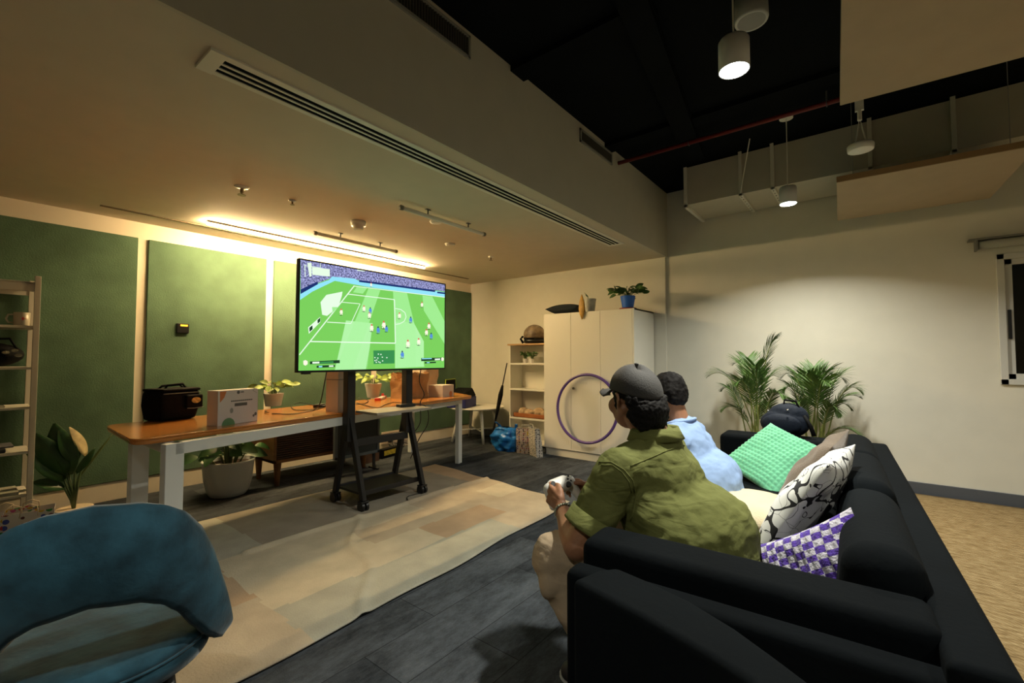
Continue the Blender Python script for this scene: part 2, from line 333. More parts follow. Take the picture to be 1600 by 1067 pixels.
# speaker, detector, disc on hanger
p = onz(1174, 34, ZH-.14)
t = thing('ceiling_speaker', 'round white ceiling speaker beside the rod of the nearer pendant', 'speaker', (p.x, p.y, ZH-.15))
b = MB(); b.lathe((p.x, p.y, ZH), [(.072, -.14), (.082, -.14), (.085, -.13), (.082, 0)]); b.build('speaker_body', mat('speaker_wh', (.55, .55, .53), .5), t, smooth=True)
b = MB(); b.lathe((p.x, p.y, ZH-.141), [(.07, 0), (.07, .006)]); b.build('speaker_grille', mat('speaker_gr', (.3, .3, .29), .7), t)
b = MB(); b.lathe((-.245, 2.62, ZH), [(.03, -.1), (.05, -.095), (.055, -.06), (.075, -.055), (.078, 0)]); tag(b.build('smoke_detector', mat('speaker_wh', (1, 1, 1)), smooth=True), 'white smoke detector on the black ceiling at the top of the picture', 'smoke detector')
t = thing('hanging_disc_light', 'unlit round white disc light on a hanger under the beige ceiling panels', 'light', (-.008, 3.45, 2.48))
b = MB(); b.lathe((-.008, 3.45, 2.47), [(.058, 0), (.066, .003), (.068, .034), (.06, .042), (.02, .046)]); b.build('disc', m_white, t, smooth=True)
b = MB(); b.tube([(-.035, 3.45, 2.51), (-.02, 3.45, 2.60), (-.008, 3.45, 2.68), (.005, 3.45, 2.60), (.022, 3.45, 2.51)], .004, 8); b.cyl((-.008, 3.45, 2.66), (-.008, 3.45, 2.74), .012, n=10); b.build('hook', m_white, t)
b = MB(); b.bb(-.03, .014, 3.44, 3.46, 2.72, ZH); b.build('strap', m_white, t)
# red pipe
t = thing('sprinkler_pipe', 'thin dark red sprinkler pipe crossing the black ceiling', 'pipe', (0, 4.1, 3.1))
b = MB(); b.tube([(XS, 4.04, 3.105), (XR, 4.04, 3.105)], .018, 12); b.build('pipe', mat('red_pipe', (.16, .012, .012), .5), t, smooth=True)
for x in (-1.2, -.2): 
    b = MB(); b.cyl((x, 4.04, 3.1), (x, 4.04, ZH), .006, n=8); b.tube([(x, 4.04+.024*c, 3.105+.024*s_) for c, s_ in circ(12)], .004, 6, closed=True); b.build('pipe_hanger', mat('brkt', (.1, .1, .1)), t)
# duct
DX0, DY0, DY1, DZ0, DZ1 = -1.44, 4.74, 5.36, 2.79, 3.18
t = thing('air_duct', 'large rectangular off-white air duct along the back wall under the black ceiling', 'duct', (1, 5.0, DZ0))
b = MB(); b.bb(DX0, XR, DY0, DY1, DZ0, DZ1); b.build('duct_body', mat('duct_paint', (.52, .49, .40), .6, var=.03), t)
b = MB(); e = .03
b.bb(DX0-.02, DX0+.012, DY0-e, DY0, DZ0-e, DZ1); b.bb(DX0-.02, DX0+.012, DY0-e, DY1, DZ0-e, DZ0); b.build('end_flange', m_wall, t, bevel=.003)
for x in (-.93, -.66, .05, .55):
    b = MB(); b.bb(x-.018, x+.018, DY0-.02, DY1, DZ0-.02, DZ0); b.bb(x-.015, x+.015, DY0-.02, DY0, DZ0-.02, DZ1+.02); b.build('hanger_strap', m_wall, t, bevel=.002)
    b = MB()
    for k in range(7): b.cyl((x, DY0+.04+k*.08, DZ0-.024), (x, DY0+.04+k*.08, DZ0-.019), .005, n=8)
    b.build('strap_holes', m_blackp, t)
b = MB(); b.cyl((-.80, 4.5, ZH), (-.93, DY0-.02, DZ0), .005, n=8); b.build('support_wire', m_white, t)
# acoustic baffle panels
m_baf = mat('baffle_cloth', (.46, .36, .24), .9, var=.03, bump=.1, bscale=200)
m_bafe = mat('baffle_edge', (.36, .22, .10), .8)
def baffle(x0, x1, y0, y1, z, lab, piv, ang):
    BM = Matrix.Translation((*piv, 0)) @ Rz(ang) @ Matrix.Translation((-piv[0], -piv[1], 0))
    t = thing('ceiling_panel', lab, 'ceiling panel', ((x0+x1)/2, (y0+y1)/2, z), group='beige sound panels hung from the black ceiling')
    b = MB(BM); b.bb(x0, x1, y0, y1, z, z+.045); b.build('panel_body', [m_baf], t, bevel=.004)
    b = MB(BM); b.bb(x0, x1, y0-.002, y0, z+.004, z+.045); b.build('panel_edge', m_bafe, t)
    for x in (x0+.1, x1-.1):
        for y in (y0+.1, y1-.1):
            b = MB(BM); b.cyl((x, y, z+.045), (x, y, ZH), .002, n=6); b.build('wire', mat('wire', (.3, .3, .3), .4), t)
baffle(-.155, .85, 4.07, 5.2, 2.5, 'beige rectangular ceiling panel farther back below the air duct', (-.155, 4.07), .04)
baffle(-.085, 1.2, 1.5, 2.83, 2.5, 'large beige ceiling panel nearest, at the top right of the picture', (-.092, 2.83), .045)
# ================================================================== FLOOR COVERINGS
rugc = [mat('rug_%s' % n, c, .95, var=.10, vscale=5, bump=.3, bscale=120, spec=.1) for n, c in
        (('sand', (.42, .355, .26)), ('cream', (.48, .425, .315)), ('grey', (.36, .35, .285)), ('tan', (.40, .295, .195)), ('stone_shaded', (.29, .26, .205)))]
def rug_edge(u, v):       # u across X (0 = near sofa), v along Y
    x = -1.86 - u*2.0; y = -.5 + v*4.0
    x += -.10*max(0, v-.45)*2*(1-u) + .012*math.sin(v*23)*(1-u)
    y += (1-u)*-.22*(v > .5)*(v-.5)*2 + .01*math.sin(u*17)
    z = .012 + .003*noise.noise(V((x*3, y*3, 0)))
    d1 = abs((x+3.02) + .02*math.sin(y*5)); z += .016*math.exp(-(d1/.025)**2)*(v > .42)
    d2 = abs((y-1.42) - (x+2.1)*-.55 + .05*math.sin(x*9)); z += .012*math.exp(-(d2/.03)**2)
    return (x, y, z)
def rug_mi(u, v):
    x, y, _ = rug_edge(u, v)
    if x < -3.02: return (4, 2, 4, 4, 3)[int((y+.6)/.95) % 5]  # patches behind the fold darker: the table's shadow is painted in
    if y < 1.0: return (3, 3, 0)[int((x+3.9)/.75) % 3]
    if x > -2.22: return 2 if y < 2.55 else 0
    if x > -2.5: return 1 if y < 2.1 else (3 if y < 2.75 else 0)
    if x > -2.78: return 1 if y < 1.75 else (0 if y < 3.0 else 1)
    return 1 if y < 2.4 else 0
b = MB(); b.grid(rug_edge, 110, 220, rug_mi)
tag(b.build('patchwork_rug', rugc, smooth=True, solid=.006), 'large beige patchwork rug lying under the television stand', 'rug')
# jute rug behind the sofa
def jute_mat():
    m = bpy.data.materials.new('jute'); m.use_nodes = True; N = m.node_tree.nodes; L = m.node_tree.links; b = N['Principled BSDF']; b.inputs['Roughness'].default_value = .95; b.inputs['Specular IOR Level'].default_value = .1
    tc = N.new('ShaderNodeTexCoord'); mp = N.new('ShaderNodeMapping'); mp.inputs['Scale'].default_value = (1, 3.2, 1); L.new(tc.outputs['Object'], mp.inputs[0])
    n = N.new('ShaderNodeTexNoise'); n.inputs['Scale'].default_value = 14; n.inputs['Detail'].default_value = 8; n.inputs['Roughness'].default_value = .7; L.new(mp.outputs[0], n.inputs['Vector'])
    r = N.new('ShaderNodeValToRGB'); L.new(n.outputs['Fac'], r.inputs[0]); e = r.color_ramp.elements
    e[0].position = .27; e[0].color = (.10, .07, .035, 1); e[1].position = .62; e[1].color = (.42, .31, .16, 1); x = e.new(.42); x.color = (.27, .18, .08, 1)
    L.new(r.outputs[0], b.inputs['Base Color'])
    w = N.new('ShaderNodeTexWave'); w.inputs['Scale'].default_value = 22; w.inputs['Distortion'].default_value = 3; w.bands_direction = 'DIAGONAL'; L.new(tc.outputs['Object'], w.inputs['Vector'])
    bp = N.new('ShaderNodeBump'); bp.inputs['Strength'].default_value = .8; bp.inputs['Distance'].default_value = .01; L.new(w.outputs['Fac'], bp.inputs['Height']); L.new(bp.outputs[0], b.inputs['Normal'])
    return m
b = MB(); b.grid(lambda u, v: (-.25+u*3.0, -.9+v*6.25, .014+.002*noise.noise(V((u*9, v*20, 0)))), 60, 100)
tag(b.build('jute_rug', jute_mat(), smooth=True, solid=.008), 'woven golden brown jute rug on the floor behind the sofa', 'rug')

# ================================================================== TELEVISION AND STAND
TX, TY0, TY1, TZ0, TZ1 = -3.12, 1.537, 2.936, 1.1025, 1.907
t = thing('television', 'large flat television showing a green football match on screen', 'television', (TX, (TY0+TY1)/2, TZ0))
b = MB(); b.bb(TX-.035, TX, TY0, TY1, TZ0, TZ1); b.build('casing', m_blackp, t, bevel=.004)
b = MB(); b.bb(TX-.075, TX-.035, TY0+.3, TY1-.3, TZ0+.1, TZ1-.25); b.build('rear_housing', m_blackp, t, bevel=.01)
b = MB(); b.bb(TX-.02, TX+.006, TY0+.04, TY0+.10, TZ0-.012, TZ0+.004); b.build('sensor_bar', m_blackp, t, bevel=.002)
# picture on the screen: s = 0..1 left to right, q = 0..1 bottom to top, taken in the screen plane
def scr(x, y, k): p = onx(x, y, TX); return (TX+.0012+k*.0004, min(max(p.y, TY0+.006), TY1-.006), min(max(p.z, TZ0+.010), TZ1-.006))
def sxy(c): return [(400+x/4.56, 380+y/4.56) for x, y in c]       # coordinates in a 4.56x enlargement of the screen area
em = lambda n, c, e=1., **k: mat(n, c, .4, emit=e*TV_E, spec=.2, **k)
sm = [em('tv_grass', (.20, .64, .11)), em('tv_grass_light', (.36, .86, .29)), em('tv_white', (.82, 1., .80)), em('tv_crowd', (.015, .015, .09), 1., col2=(.50, .52, .92), vscale=85),
      em('tv_cyan', (.30, .80, .98)), em('tv_navy', (.01, .03, .16)), em('tv_blue', (.10, .28, .75)), em('tv_pale', (1., .96, .78)), em('tv_dark', (.01, .05, .02)), em('tv_hud', (.04, .28, .08)), em('tv_red', (.8, .1, .08)), em('tv_grass_hi', (.46, .92, .40))]
for m in sm:
    pb = m.node_tree.nodes['Principled BSDF']; [m.node_tree.links.remove(l) for l in list(pb.inputs['Base Color'].links)]; pb.inputs['Base Color'].default_value = (.01, .01, .01, 1)
b = MB()
def P(c, mi, k=1): b.poly([scr(x, y, k) for x, y in sxy(c)], mi)
b.poly([(TX+.0008, TY0+.008, TZ0+.010), (TX+.0008, TY1-.008, TZ0+.010), (TX+.0008, TY1-.008, TZ1-.008), (TX+.0008, TY0+.008, TZ1-.008)], 0)
# stand, boards, crowd
P([(316,112),(1352,290),(1352,345),(900,285),(560,240),(316,330)], 3, 1)
P([(314,350),(316,332),(520,262),(540,238),(700,252),(730,268),(1352,350),(1352,386),(1200,366),(800,312),(560,268),(400,345),(312,405)], 4, 2)
P([(733,262),(1275,334),(1275,348),(733,276)], 5, 3); P([(1290,345),(1352,352),(1352,364),(1290,356)], 5, 3)
P([(316,330),(440,272),(440,292),(316,362)], 5, 3)
P([(398,170),(525,185),(525,238),(400,225)], 2, 2); P([(365,140),(395,140),(395,235),(380,240)], 2, 2); P([(720,182),(775,190),(775,202),(720,196)], 2, 2)
# mowing stripes
P([(785,318),(885,330),(690,560),(560,860),(540,924),(320,928),(312,800),(560,470)], 0, 1)
for c, mi in (([(800,322),(885,334),(690,900),(560,905)], 1), ([(885,334),(975,344),(985,520),(985,720),(805,895),(780,908)], 0), ([(975,344),(1075,356),(1200,880),(1000,888),(990,600)], 1),
              ([(1185,372),(1255,380),(1350,560),(1350,720),(1195,480)], 1), ([(640,550),(830,570),(790,905),(560,918)], 11), ([(990,560),(1120,560),(1195,700),(1195,880),(990,890)], 11), ([(690,350),(720,306),(790,320),(760,360)], 1)):
    P(c, mi, 2)
def line(a, c, wd, mi=2, k=4):
    (x0, y0), (x1, y1) = a, c; dx, dy = x1-x0, y1-y0; l = math.hypot(dx, dy); nx, ny = -dy/l*wd/2, dx/l*wd/2
    P([(x0+nx, y0+ny), (x1+nx, y1+ny), (x1-nx, y1-ny), (x0-nx, y0-ny)], mi, k)
for a, c, wd in (((308,795),(700,302),8), ((700,306),(1350,386),5), ((650,362),(985,402),6), ((985,402),(992,712),7), ((385,700),(992,712),8), ((610,420),(740,432),5), ((740,432),(675,572),5), ((505,562),(675,572),6)): line(a, c, wd)
arc = [(992, 465), (1030, 472), (1060, 495), (1068, 525), (1055, 555), (1025, 573), (994, 578)]
for a, c in zip(arc, arc[1:]): line(a, c, 5)
P([(458,420),(500,368),(615,345),(610,375),(585,455),(505,518),(470,510)], 2, 5); P([(540,455),(585,455),(545,495)], 1, 6)
P([(370,600),(455,525),(458,560),(375,645)], 2, 5); P([(378,602),(400,585),(402,612),(380,632)], 8, 6); P([(436,548),(455,530),(456,558),(438,572)], 8, 6)
line((345,150),(350,240),5); line((455,130),(460,180),4); line((350,160),(455,175),4)
def player(x, y, mi, h=44):
    wd = h*.26
    P([(x-wd, y-h*.25), (x-wd*.5, y-h*.62), (x+wd*.8, y-h*.60), (x+wd, y-h*.15), (x+wd*.2, y-h*.05)], mi, 6); P([(x-wd*.4, y-h*.62), (x-wd*.3, y-h*.85), (x+wd*.3, y-h*.85), (x+wd*.4, y-h*.62)], 10 if mi == 7 else 5, 7)
    P([(x-wd*.6, y-h*.18), (x-wd*.1, y-h*.18), (x-wd*.3, y+h*.12), (x-wd*.7, y+h*.12)], mi, 7); P([(x+wd*.1, y-h*.18), (x+wd*.7, y-h*.18), (x+wd*.8, y+h*.12), (x+wd*.3, y+h*.12)], mi, 7)
    P([(x-wd*1.4, y+h*.10), (x+wd*1.2, y+h*.16), (x-wd*.2, y+h*.24)], 8, 5)
for x, y, mi, h in ((605,505,7,46), (767,480,7,44), (812,492,6,42), (806,528,7,46), (822,620,7,52), (868,635,6,50), (908,600,7,56), (927,625,6,46), (1020,530,7,44), (1100,560,6,44), (1180,450,7,38), (1230,605,7,46), (1212,650,7,46), (1246,675,6,44), (1157,718,7,50), (1080,735,7,56), (1040,810,6,52), (818,305,7,30)): player(x, y, mi, h)
# corner read-outs and the small map
P([(834,764),(985,762),(985,856),(836,860)], 9, 6)
for x, y in ((870,790),(888,792),(845,815),(858,832),(872,845),(882,850),(898,812),(930,815),(855,848),(900,838),(866,818),(846,836)): P([(x-4,y-4),(x+4,y-4),(x+4,y+4),(x-4,y+4)], 2, 8)
P([(335,838),(350,832),(366,840),(366,862),(350,872),(336,864)], 7, 6); P([(382,842),(595,832),(595,854),(382,862)], 8, 6); P([(400,845),(450,843),(450,856),(400,858)], 2, 7); P([(455,845),(550,840),(550,852),(455,857)], 9, 7)
P([(430,872),(560,866),(560,882),(430,888)], 8, 6); P([(445,874),(470,873),(470,883),(445,884)], 4, 7); P([(518,870),(550,869),(550,880),(518,881)], 2, 7)
P([(1175,818),(1335,814),(1335,834),(1175,840)], 8, 6); P([(1272,822),(1310,820),(1310,832),(1272,834)], 2, 7); P([(1180,820),(1250,818),(1250,824),(1180,826)], 4, 7); P([(1200,846),(1280,843),(1280,853),(1200,857)], 8, 6); P([(1215,848),(1235,847),(1235,853),(1215,854)], 4, 7)
P([(1318,818),(1326,812),(1336,818),(1336,834),(1326,840),(1318,834)], 7, 7)
b.build('screen', sm, t)
b = MB(); f = .010
b.bb(TX, TX+.006, TY0, TY1, TZ1-f, TZ1); b.bb(TX, TX+.006, TY0, TY1, TZ0, TZ0+f*1.5); b.bb(TX, TX+.006, TY0, TY0+f, TZ0, TZ1); b.bb(TX, TX+.006, TY1-f, TY1, TZ0, TZ1); b.build('bezel', m_blackp, t, bevel=.0015)
# trolley stand
t = thing('television_stand', 'black wheeled television stand with A shaped legs and laptop shelf', 'stand', (-3.33, 2.4, 0))
PX = -3.232; YA, YBB = 2.015, 2.585
m_stand = mat('stand_black', (.010, .010, .011), .5)
for y, yb in ((YA, 2.085), (YBB, 2.68)):
    b = MB(); b.bb(PX-.035, PX+.035, y-.035, y+.035, .55, 1.45); b.build('post', m_stand, t, bevel=.006)
    b = MB(); b.bb(PX+.035, TX-.075, y-.03, y+.03, 1.12, 1.8); b.build('mount_rail', m_stand, t, bevel=.004)
    for x0, x1 in ((-3.13, PX+.01), (-3.53, PX-.01)):
        b = MB(); d = (x1-x0)
        b.loft([[(x0-.026, yb-.018, .09), (x0+.026, yb-.018, .09), (x0+.026, yb+.018, .09), (x0-.026, yb+.018, .09)], [(x1-.03, y-.018, .74), (x1+.03, y-.018, .74), (x1+.03, y+.018, .74), (x1-.03, y+.018, .74)]]); b.build('leg', m_stand, t, bevel=.005)
        y_, y = y, yb; c = MB(); c.cyl((x0, y-.03, .045), (x0, y-.006, .045), .04, n=20); c.cyl((x0, y+.006, .045), (x0, y+.03, .045), .04, n=20)
        c.cyl((x0, y-.006, .045), (x0, y+.006, .045), .015, n=10); c.cyl((x0, y, .06), (x0, y, .10), .012, n=10); c.bb(x0-.03, x0+.03, y-.033, y+.033, .075, .088); c.build('caster', m_blackp, t, bevel=.003); y = y_
b = MB(); b.bb(-3.50, -3.18, 2.10, 2.665, .115, .135); b.bb(-3.19, -3.17, 2.085, 2.68, .11, .15); b.bb(-3.52, -3.50, 2.085, 2.68, .11, .15); b.build('lower_shelf', m_stand, t, bevel=.003)
for z in (.53, 1.33): b = MB(); b.bb(PX-.02, PX+.02, YA, YBB, z-.03, z+.03); b.build('crossbar', m_stand, t, bevel=.003)
b = MB(); b.bb(-3.25, -2.96, YA+.07, YBB+.05, .765, .785); b.build('laptop_shelf', mat('shelf_grey', (.33, .30, .25), .35), t, bevel=.003)
b = MB(); b.bb(-3.20, -3.13, 2.44, 2.60, .786, .810); tag(b.build('remote_control', m_blackp, bevel=.004), 'small black remote control lying on the shelf of the television stand', 'remote control')
def cable(pts, lab, r=.004, n=8, k=5):
    pts = [V(p) for p in pts]; out = []
    for i in range(len(pts)-1):
        p0, p1, p2, p3 = pts[max(i-1, 0)], pts[i], pts[i+1], pts[min(i+2, len(pts)-1)]
        for j in range(k):
            q = j/k; out.append(.5*((2*p1)+(-p0+p2)*q+(2*p0-5*p1+4*p2-p3)*q*q+(-p0+3*p1-3*p2+p3)*q**3))
    out.append(pts[-1]); b = MB(); b.tube(out, r, n); return tag(b.build('cable', m_blackp, smooth=True), lab, 'cable')
cable([(-3.17, 1.80, 1.2), (-3.22, 1.80, 1.02), (-3.30, 1.81, .86), (-3.42, 1.82, .79)], 'thin black cable hanging from the left part of the television onto the table')
cable([(-3.17, 2.70, 1.15), (-3.18, 2.68, 1.0), (-3.16, 2.72, .88), (-3.19, 2.70, .80), (-3.21, 2.72, .62), (-3.25, 2.64, .5)], 'black cable looping down the right side of the television stand')
cable([(-3.17, 2.60, .80), (-3.13, 2.72, .77), (-3.15, 2.76, .62), (-3.2, 2.70, .48), (-3.27, 2.66, .3)], 'black cable drooping off the right end of the laptop shelf')
cable([(-3.12, 2.66, .02), (-3.13, 2.52, .02), (-3.0, 2.42, .022), (-3.02, 2.35, .022)], 'short black cable end lying on the rug by the front wheel', .004)

# ================================================================== LONG TABLE
ZT = .775
c0, c1, c2, c3 = onz(207, 688, ZT), onz(738, 618, ZT), onz(702, 611.5, ZT), onz(163, 664, ZT)
t = thing('long_table', 'long orange brown wooden table with white metal frame behind the television', 'table', (-3.6, 2.3, 0))
def rounded(cs, r, n=6):
    out = []
    for i in range(len(cs)):
        p, a, c = V(cs[i]), V(cs[i-1]), V(cs[(i+1) % len(cs)]); rr = r[i]
        da, dc = (a-p).normalized(), (c-p).normalized(); A, C_ = p+da*rr, p+dc*rr
        for k in range(n+1): q = k/n; out.append(((1-q)**2*A+2*q*(1-q)*p+q*q*C_))
    return out
def wood_mat(name, a, c, scale=(1, 1, 1), rough=.3, coat=.3):
    m = bpy.data.materials.new(name); m.use_nodes = True; N = m.node_tree.nodes; L = m.node_tree.links; b = N['Principled BSDF']; b.inputs['Roughness'].default_value = rough; b.inputs['Coat Weight'].default_value = coat; b.inputs['Coat Roughness'].default_value = .18
    tc = N.new('ShaderNodeTexCoord'); mp = N.new('ShaderNodeMapping'); mp.inputs['Scale'].default_value = scale; L.new(tc.outputs['Object'], mp.inputs[0])
    n = N.new('ShaderNodeTexNoise'); n.inputs['Scale'].default_value = 4; n.inputs['Detail'].default_value = 6; n.inputs['Distortion'].default_value = .6; L.new(mp.outputs[0], n.inputs['Vector'])
    r = N.new('ShaderNodeValToRGB'); r.color_ramp.elements[0].position = .3; r.color_ramp.elements[1].position = .7; r.color_ramp.elements[0].color = (*a, 1); r.color_ramp.elements[1].color = (*c, 1)
    L.new(n.outputs['Fac'], r.inputs[0]); L.new(r.outputs[0], b.inputs['Base Color']); return m
m_twood = wood_mat('table_wood', (.40, .135, .022), (.56, .225, .045), (7, .7, 7), .22, .4)
pl = rounded([c0, c1, c2, c3], [.10, .04, .04, .10])
b = MB(); b.loft([[(p.x, p.y, ZT-.012) for p in pl], [(p.x, p.y, ZT) for p in pl]]); b.loft([[(p.x*.99-.036+.0, p.y*.995+.01, ZT-.034) for p in pl], [(p.x, p.y, ZT-.012) for p in pl]])
b.build('tabletop', m_twood, t, bevel=.004)
zf = ZT-.034
LF0, LF1 = V((-2.99, .80, 0)), V((-3.74, 3.74, 0)); LB0, LB1 = onz(217, 700, zf), V((-4.66, 3.80, 0))
LB0 = onx(217, 700, -3.62); LB0 = V((LB0.x, LB0.y, 0)); LF0 = onz(270, 692, zf); LF0 = V((LF0.x, LF0.y, 0))
ru = (LF1-LF0).normalized(); rn = V((-ru.y, ru.x, 0)); RR = Matrix((ru, rn, V((0, 0, 1)))).transposed()
for q, wd in ((LF0, .095), (LF1, .075), (LB0, .095), (LB1, .075)):
    b = MB(); b.box((q.x, q.y, (zf-.0)/2), (wd, .05, zf-.0), RR); b.build('leg', m_whmetal, t, bevel=.004)
for A, C_ in ((LF0, LF1), (LB0, LB1)):
    m = (A+C_)/2; u = (C_-A).normalized(); R_ = Matrix((u, V((-u.y, u.x, 0)), V((0, 0, 1)))).transposed()
    b = MB(); b.box((m.x, m.y, zf-.032), ((C_-A).length, .05, .064), R_); b.build('rail', m_whmetal, t, bevel=.003)
for A, C_ in ((LF0, LB0), (LF1, LB1)):
    m = (A+C_)/2; u = (C_-A).normalized(); R_ = Matrix((u, V((-u.y, u.x, 0)), V((0, 0, 1)))).transposed()
    b = MB(); b.box((m.x, m.y, zf-.032), ((C_-A).length, .05, .06), R_); b.build('end_rail', m_whmetal, t, bevel=.003)
TA = math.atan2(ru.y, ru.x)-PI/2      # turn of the table
def ontab(x, y): return onz(x, y, ZT)
# leaves ----------------------------------------------------------
def leaf(b, base, d, up, L, W, droop=.3, n=6, mi=0, fold=.15):
    base = V(base); d = V(d).normalized(); s = d.cross(V(up)); s = s.normalized() if s.length > .01 else V((1, 0, 0)); u = s.cross(d).normalized(); prev = None
    for k in range(n+1):
        q = k/n; w_ = W*math.sin(PI*min(1, q*.93+.05))**.8*(1-.25*q); c = base + d*L*q*(1-.15*droop*q) + u*(-droop*L*q*q)
        row = [b.v(c - s*w_/2 + u*fold*w_), b.v(c), b.v(c + s*w_/2 + u*fold*w_)]
        if prev: b.face([prev[0], prev[1], row[1], row[0]], mi); b.face([prev[1], prev[2], row[2], row[1]], mi)
        prev = row
m_leaf = mat('leaf_green', (.05, .13, .025), .5, var=.4, vscale=9)
m_leafl = mat('leaf_lime', (.30, .42, .07), .5, var=.35, vscale=12)
m_leafd = mat('leaf_dark', (.022, .075, .018), .38, var=.4, vscale=6)
m_stem = mat('stem', (.12, .17, .05), .6)
m_soil = mat('soil', (.05, .032, .02), .95, var=.4, vscale=40, bump=.8, bscale=90)
m_pot = mat('pot_white', (.68, .66, .62), .45)
def pot_plant(name, lab, c, r0, r1, h, m_p, m_l, nl, LL, spread, rise, seed=1, cat='potted plant', group=None, trail=0.):
    rnd = random.Random(seed); t = thing(name, lab, cat, c, group=group); c = V(c)
    b = MB(); b.lathe(c, [(r0, 0), (r1, h), (r1*.93, h), (r0*.9, h*.86-.0)], 28, cap=True); b.build('pot', m_p, t, smooth=False, bevel=.003)
    b = MB(); b.lathe(c, [(r1*.92, h*.88), (r1*.92, h*.9)], 20); b.build('soil', m_soil, t)
    b = MB(); g = MB()
    for i in range(nl):
        a = rnd.uniform(0, 2*PI); e = rnd.uniform(.15, 1.0); d = V((math.cos(a)*spread*e, math.sin(a)*spread*e, rise*rnd.uniform(.5, 1.1)-trail*e)); base = c+V((math.cos(a)*r1*.4*e, math.sin(a)*r1*.4*e, h*.9)); tip = base+d
        mid = base+V((d.x*.35, d.y*.35, max(d.z*.8, .02))); g.tube([base, mid, tip], [.0025, .002, .0015], 5)
        leaf(b, tip-(tip-mid)*.1, V((math.cos(a), math.sin(a), rnd.uniform(-.3, .6))), (rnd.uniform(-.2, 1), rnd.uniform(-1, .2), rnd.uniform(.1, .9)), LL*rnd.uniform(.75, 1.15), LL*.62, rnd.uniform(.1, .5))
    g.build('stems', m_stem, t); b.build('foliage', m_l, t, smooth=True)
    return t
# ---- things on the table, left to right
def local(px, py, rz=0.): p = ontab(px, py); return TR(p, TA+rz)
# black cooler bag:  local x = toward viewer side (+) , y = along the table
M = local(268, 655, .1) @ Matrix.Diagonal((.72, .66, .80, 1)); t = thing('cooler_bag', 'black soft cooler bag with oval yellow badge at left end of table', 'bag', M.translation)
b = MB(M); b.loft([[(-.13, -.20, .0), (.13, -.20, .0), (.13, .17, .0), (-.13, .17, .0)], [(-.15, -.215, .13), (.15, -.215, .13), (.15, .20, .13), (-.15, .20, .13)], [(-.14, -.21, .255), (.14, -.21, .255), (.14, .20, .255), (-.14, .20, .255)]])
m_bag = mat('bag_black', (.0035, .0035, .004), .75, bump=.3, bscale=30, spec=.12); b.build('body', m_bag, t, bevel=.025, seg=3)
b = MB(M); b.bb(-.145, .145, -.2, .2, .25, .275); b.build('lid', m_bag, t, bevel=.01, seg=3)
b = MB(M); b.tube([(.03, -.1, .27), (.035, -.08, .30), (.035, .08, .31), (.03, .12, .27)], .010, 8); b.tube([(-.03, -.12, .27), (-.035, -.08, .295), (-.035, .1, .30), (-.03, .14, .27)], .010, 8); b.build('handle', m_bag, t, smooth=True)
b = MB(M); b.bb(.14, .175, .02, .205, .09, .215); b.build('front_pocket', m_bag, t, bevel=.014, seg=3)
b = MB(M); b.loft([[(.176, .12+.05*x, .165+.026*y) for x, y in circ(20)], [(.180, .12+.05*x, .165+.026*y) for x, y in circ(20)]]); b.build('badge', mat('badge', (.55, .36, .10), .5, var=.4, vscale=60), t)
b = MB(M); b.tube([(.178, .025, .10), (.178, .10, .095), (.178, .2, .10)], .003, 6); b.tube([(.152, -.2, .235), (.152, .19, .235)], .003, 6); b.build('zip', mat('zip', (.2, .2, .2), .3), t)
# white printed box
M = local(364, 661, .05); t = thing('gift_box', 'large white printed box standing upright on the left of the table', 'box', M.translation)
m_box = mat('box_white', (.64, .60, .57), .45); BH, BW, BD = .222, .142, .05
b = MB(M); b.bb(-BD, BD, -BW, BW, 0, BH); b.build('carton', m_box, t, bevel=.002)
b = MB(M); x = BD+.0008
def q4(y0, y1, z0, z1, mi, xx=0): b.poly([(x+xx, y0, z0), (x+xx, y1, z0), (x+xx, y1, z1), (x+xx, y0, z1)], mi)
b.poly([(x, -BW+.01, BH-.005), (x, -BW+.055, BH-.005), (x, -BW+.04, BH-.045), (x, -BW+.012, BH-.075)], 0)
b.poly([(x, -.07+.045*cx, .0+max(.0, .045*cy)) for cx, cy in circ(20)[:11]], 1)
q4(-.03, .06, .115, .135, 2); q4(-.055, .1, .148, .152, 2, .0002)
for i in range(11): q4(-.055+i*.014, -.046+i*.014, .146, .155, 2, .0004)
b.poly([(x, -.005+.011*cx, .205+.011*cy) for cx, cy in circ(14)], 2); q4(.01, .035, .202, .209, 2)
b.poly([(x, -.05+.012*cx, .09+.018*cy) for cx, cy in circ(10)], 3); b.poly([(x, .125+.01*cx, .05+.012*cy) for cx, cy in circ(8)], 2); b.poly([(x, .11+.008*cx, .04+.009*cy) for cx, cy in circ(8)], 2)
b.tube([(x, .09, .24), (x, .12, .222), (x, .1, .21), (x, .13, .195)], .0015, 5, 3); b.tube([(x, .12, .243), (x, .105, .225), (x, .135, .22)], .0015, 5, 3)
b.build('print', [mat('p_orange', (.62, .20, .06), .5), mat('p_green', (.12, .26, .12), .5), mat('p_dark', (.10, .10, .09), .5), mat('p_grey', (.3, .3, .26), .5)], t)
p = ontab(427, 634); pot_plant('pothos_plant', 'lime leaved plant in white pot next to the printed box on the table', p, .065, .085, .115, m_pot, m_leafl, 34, .085, .14, .10, 3)
p = ontab(583, 621); pot_plant('pothos_plant', 'lime leaved plant in white tapered pot seen between the television stand posts', p, .062, .092, .155, m_pot, m_leafl, 34, .085, .15, .10, 5)
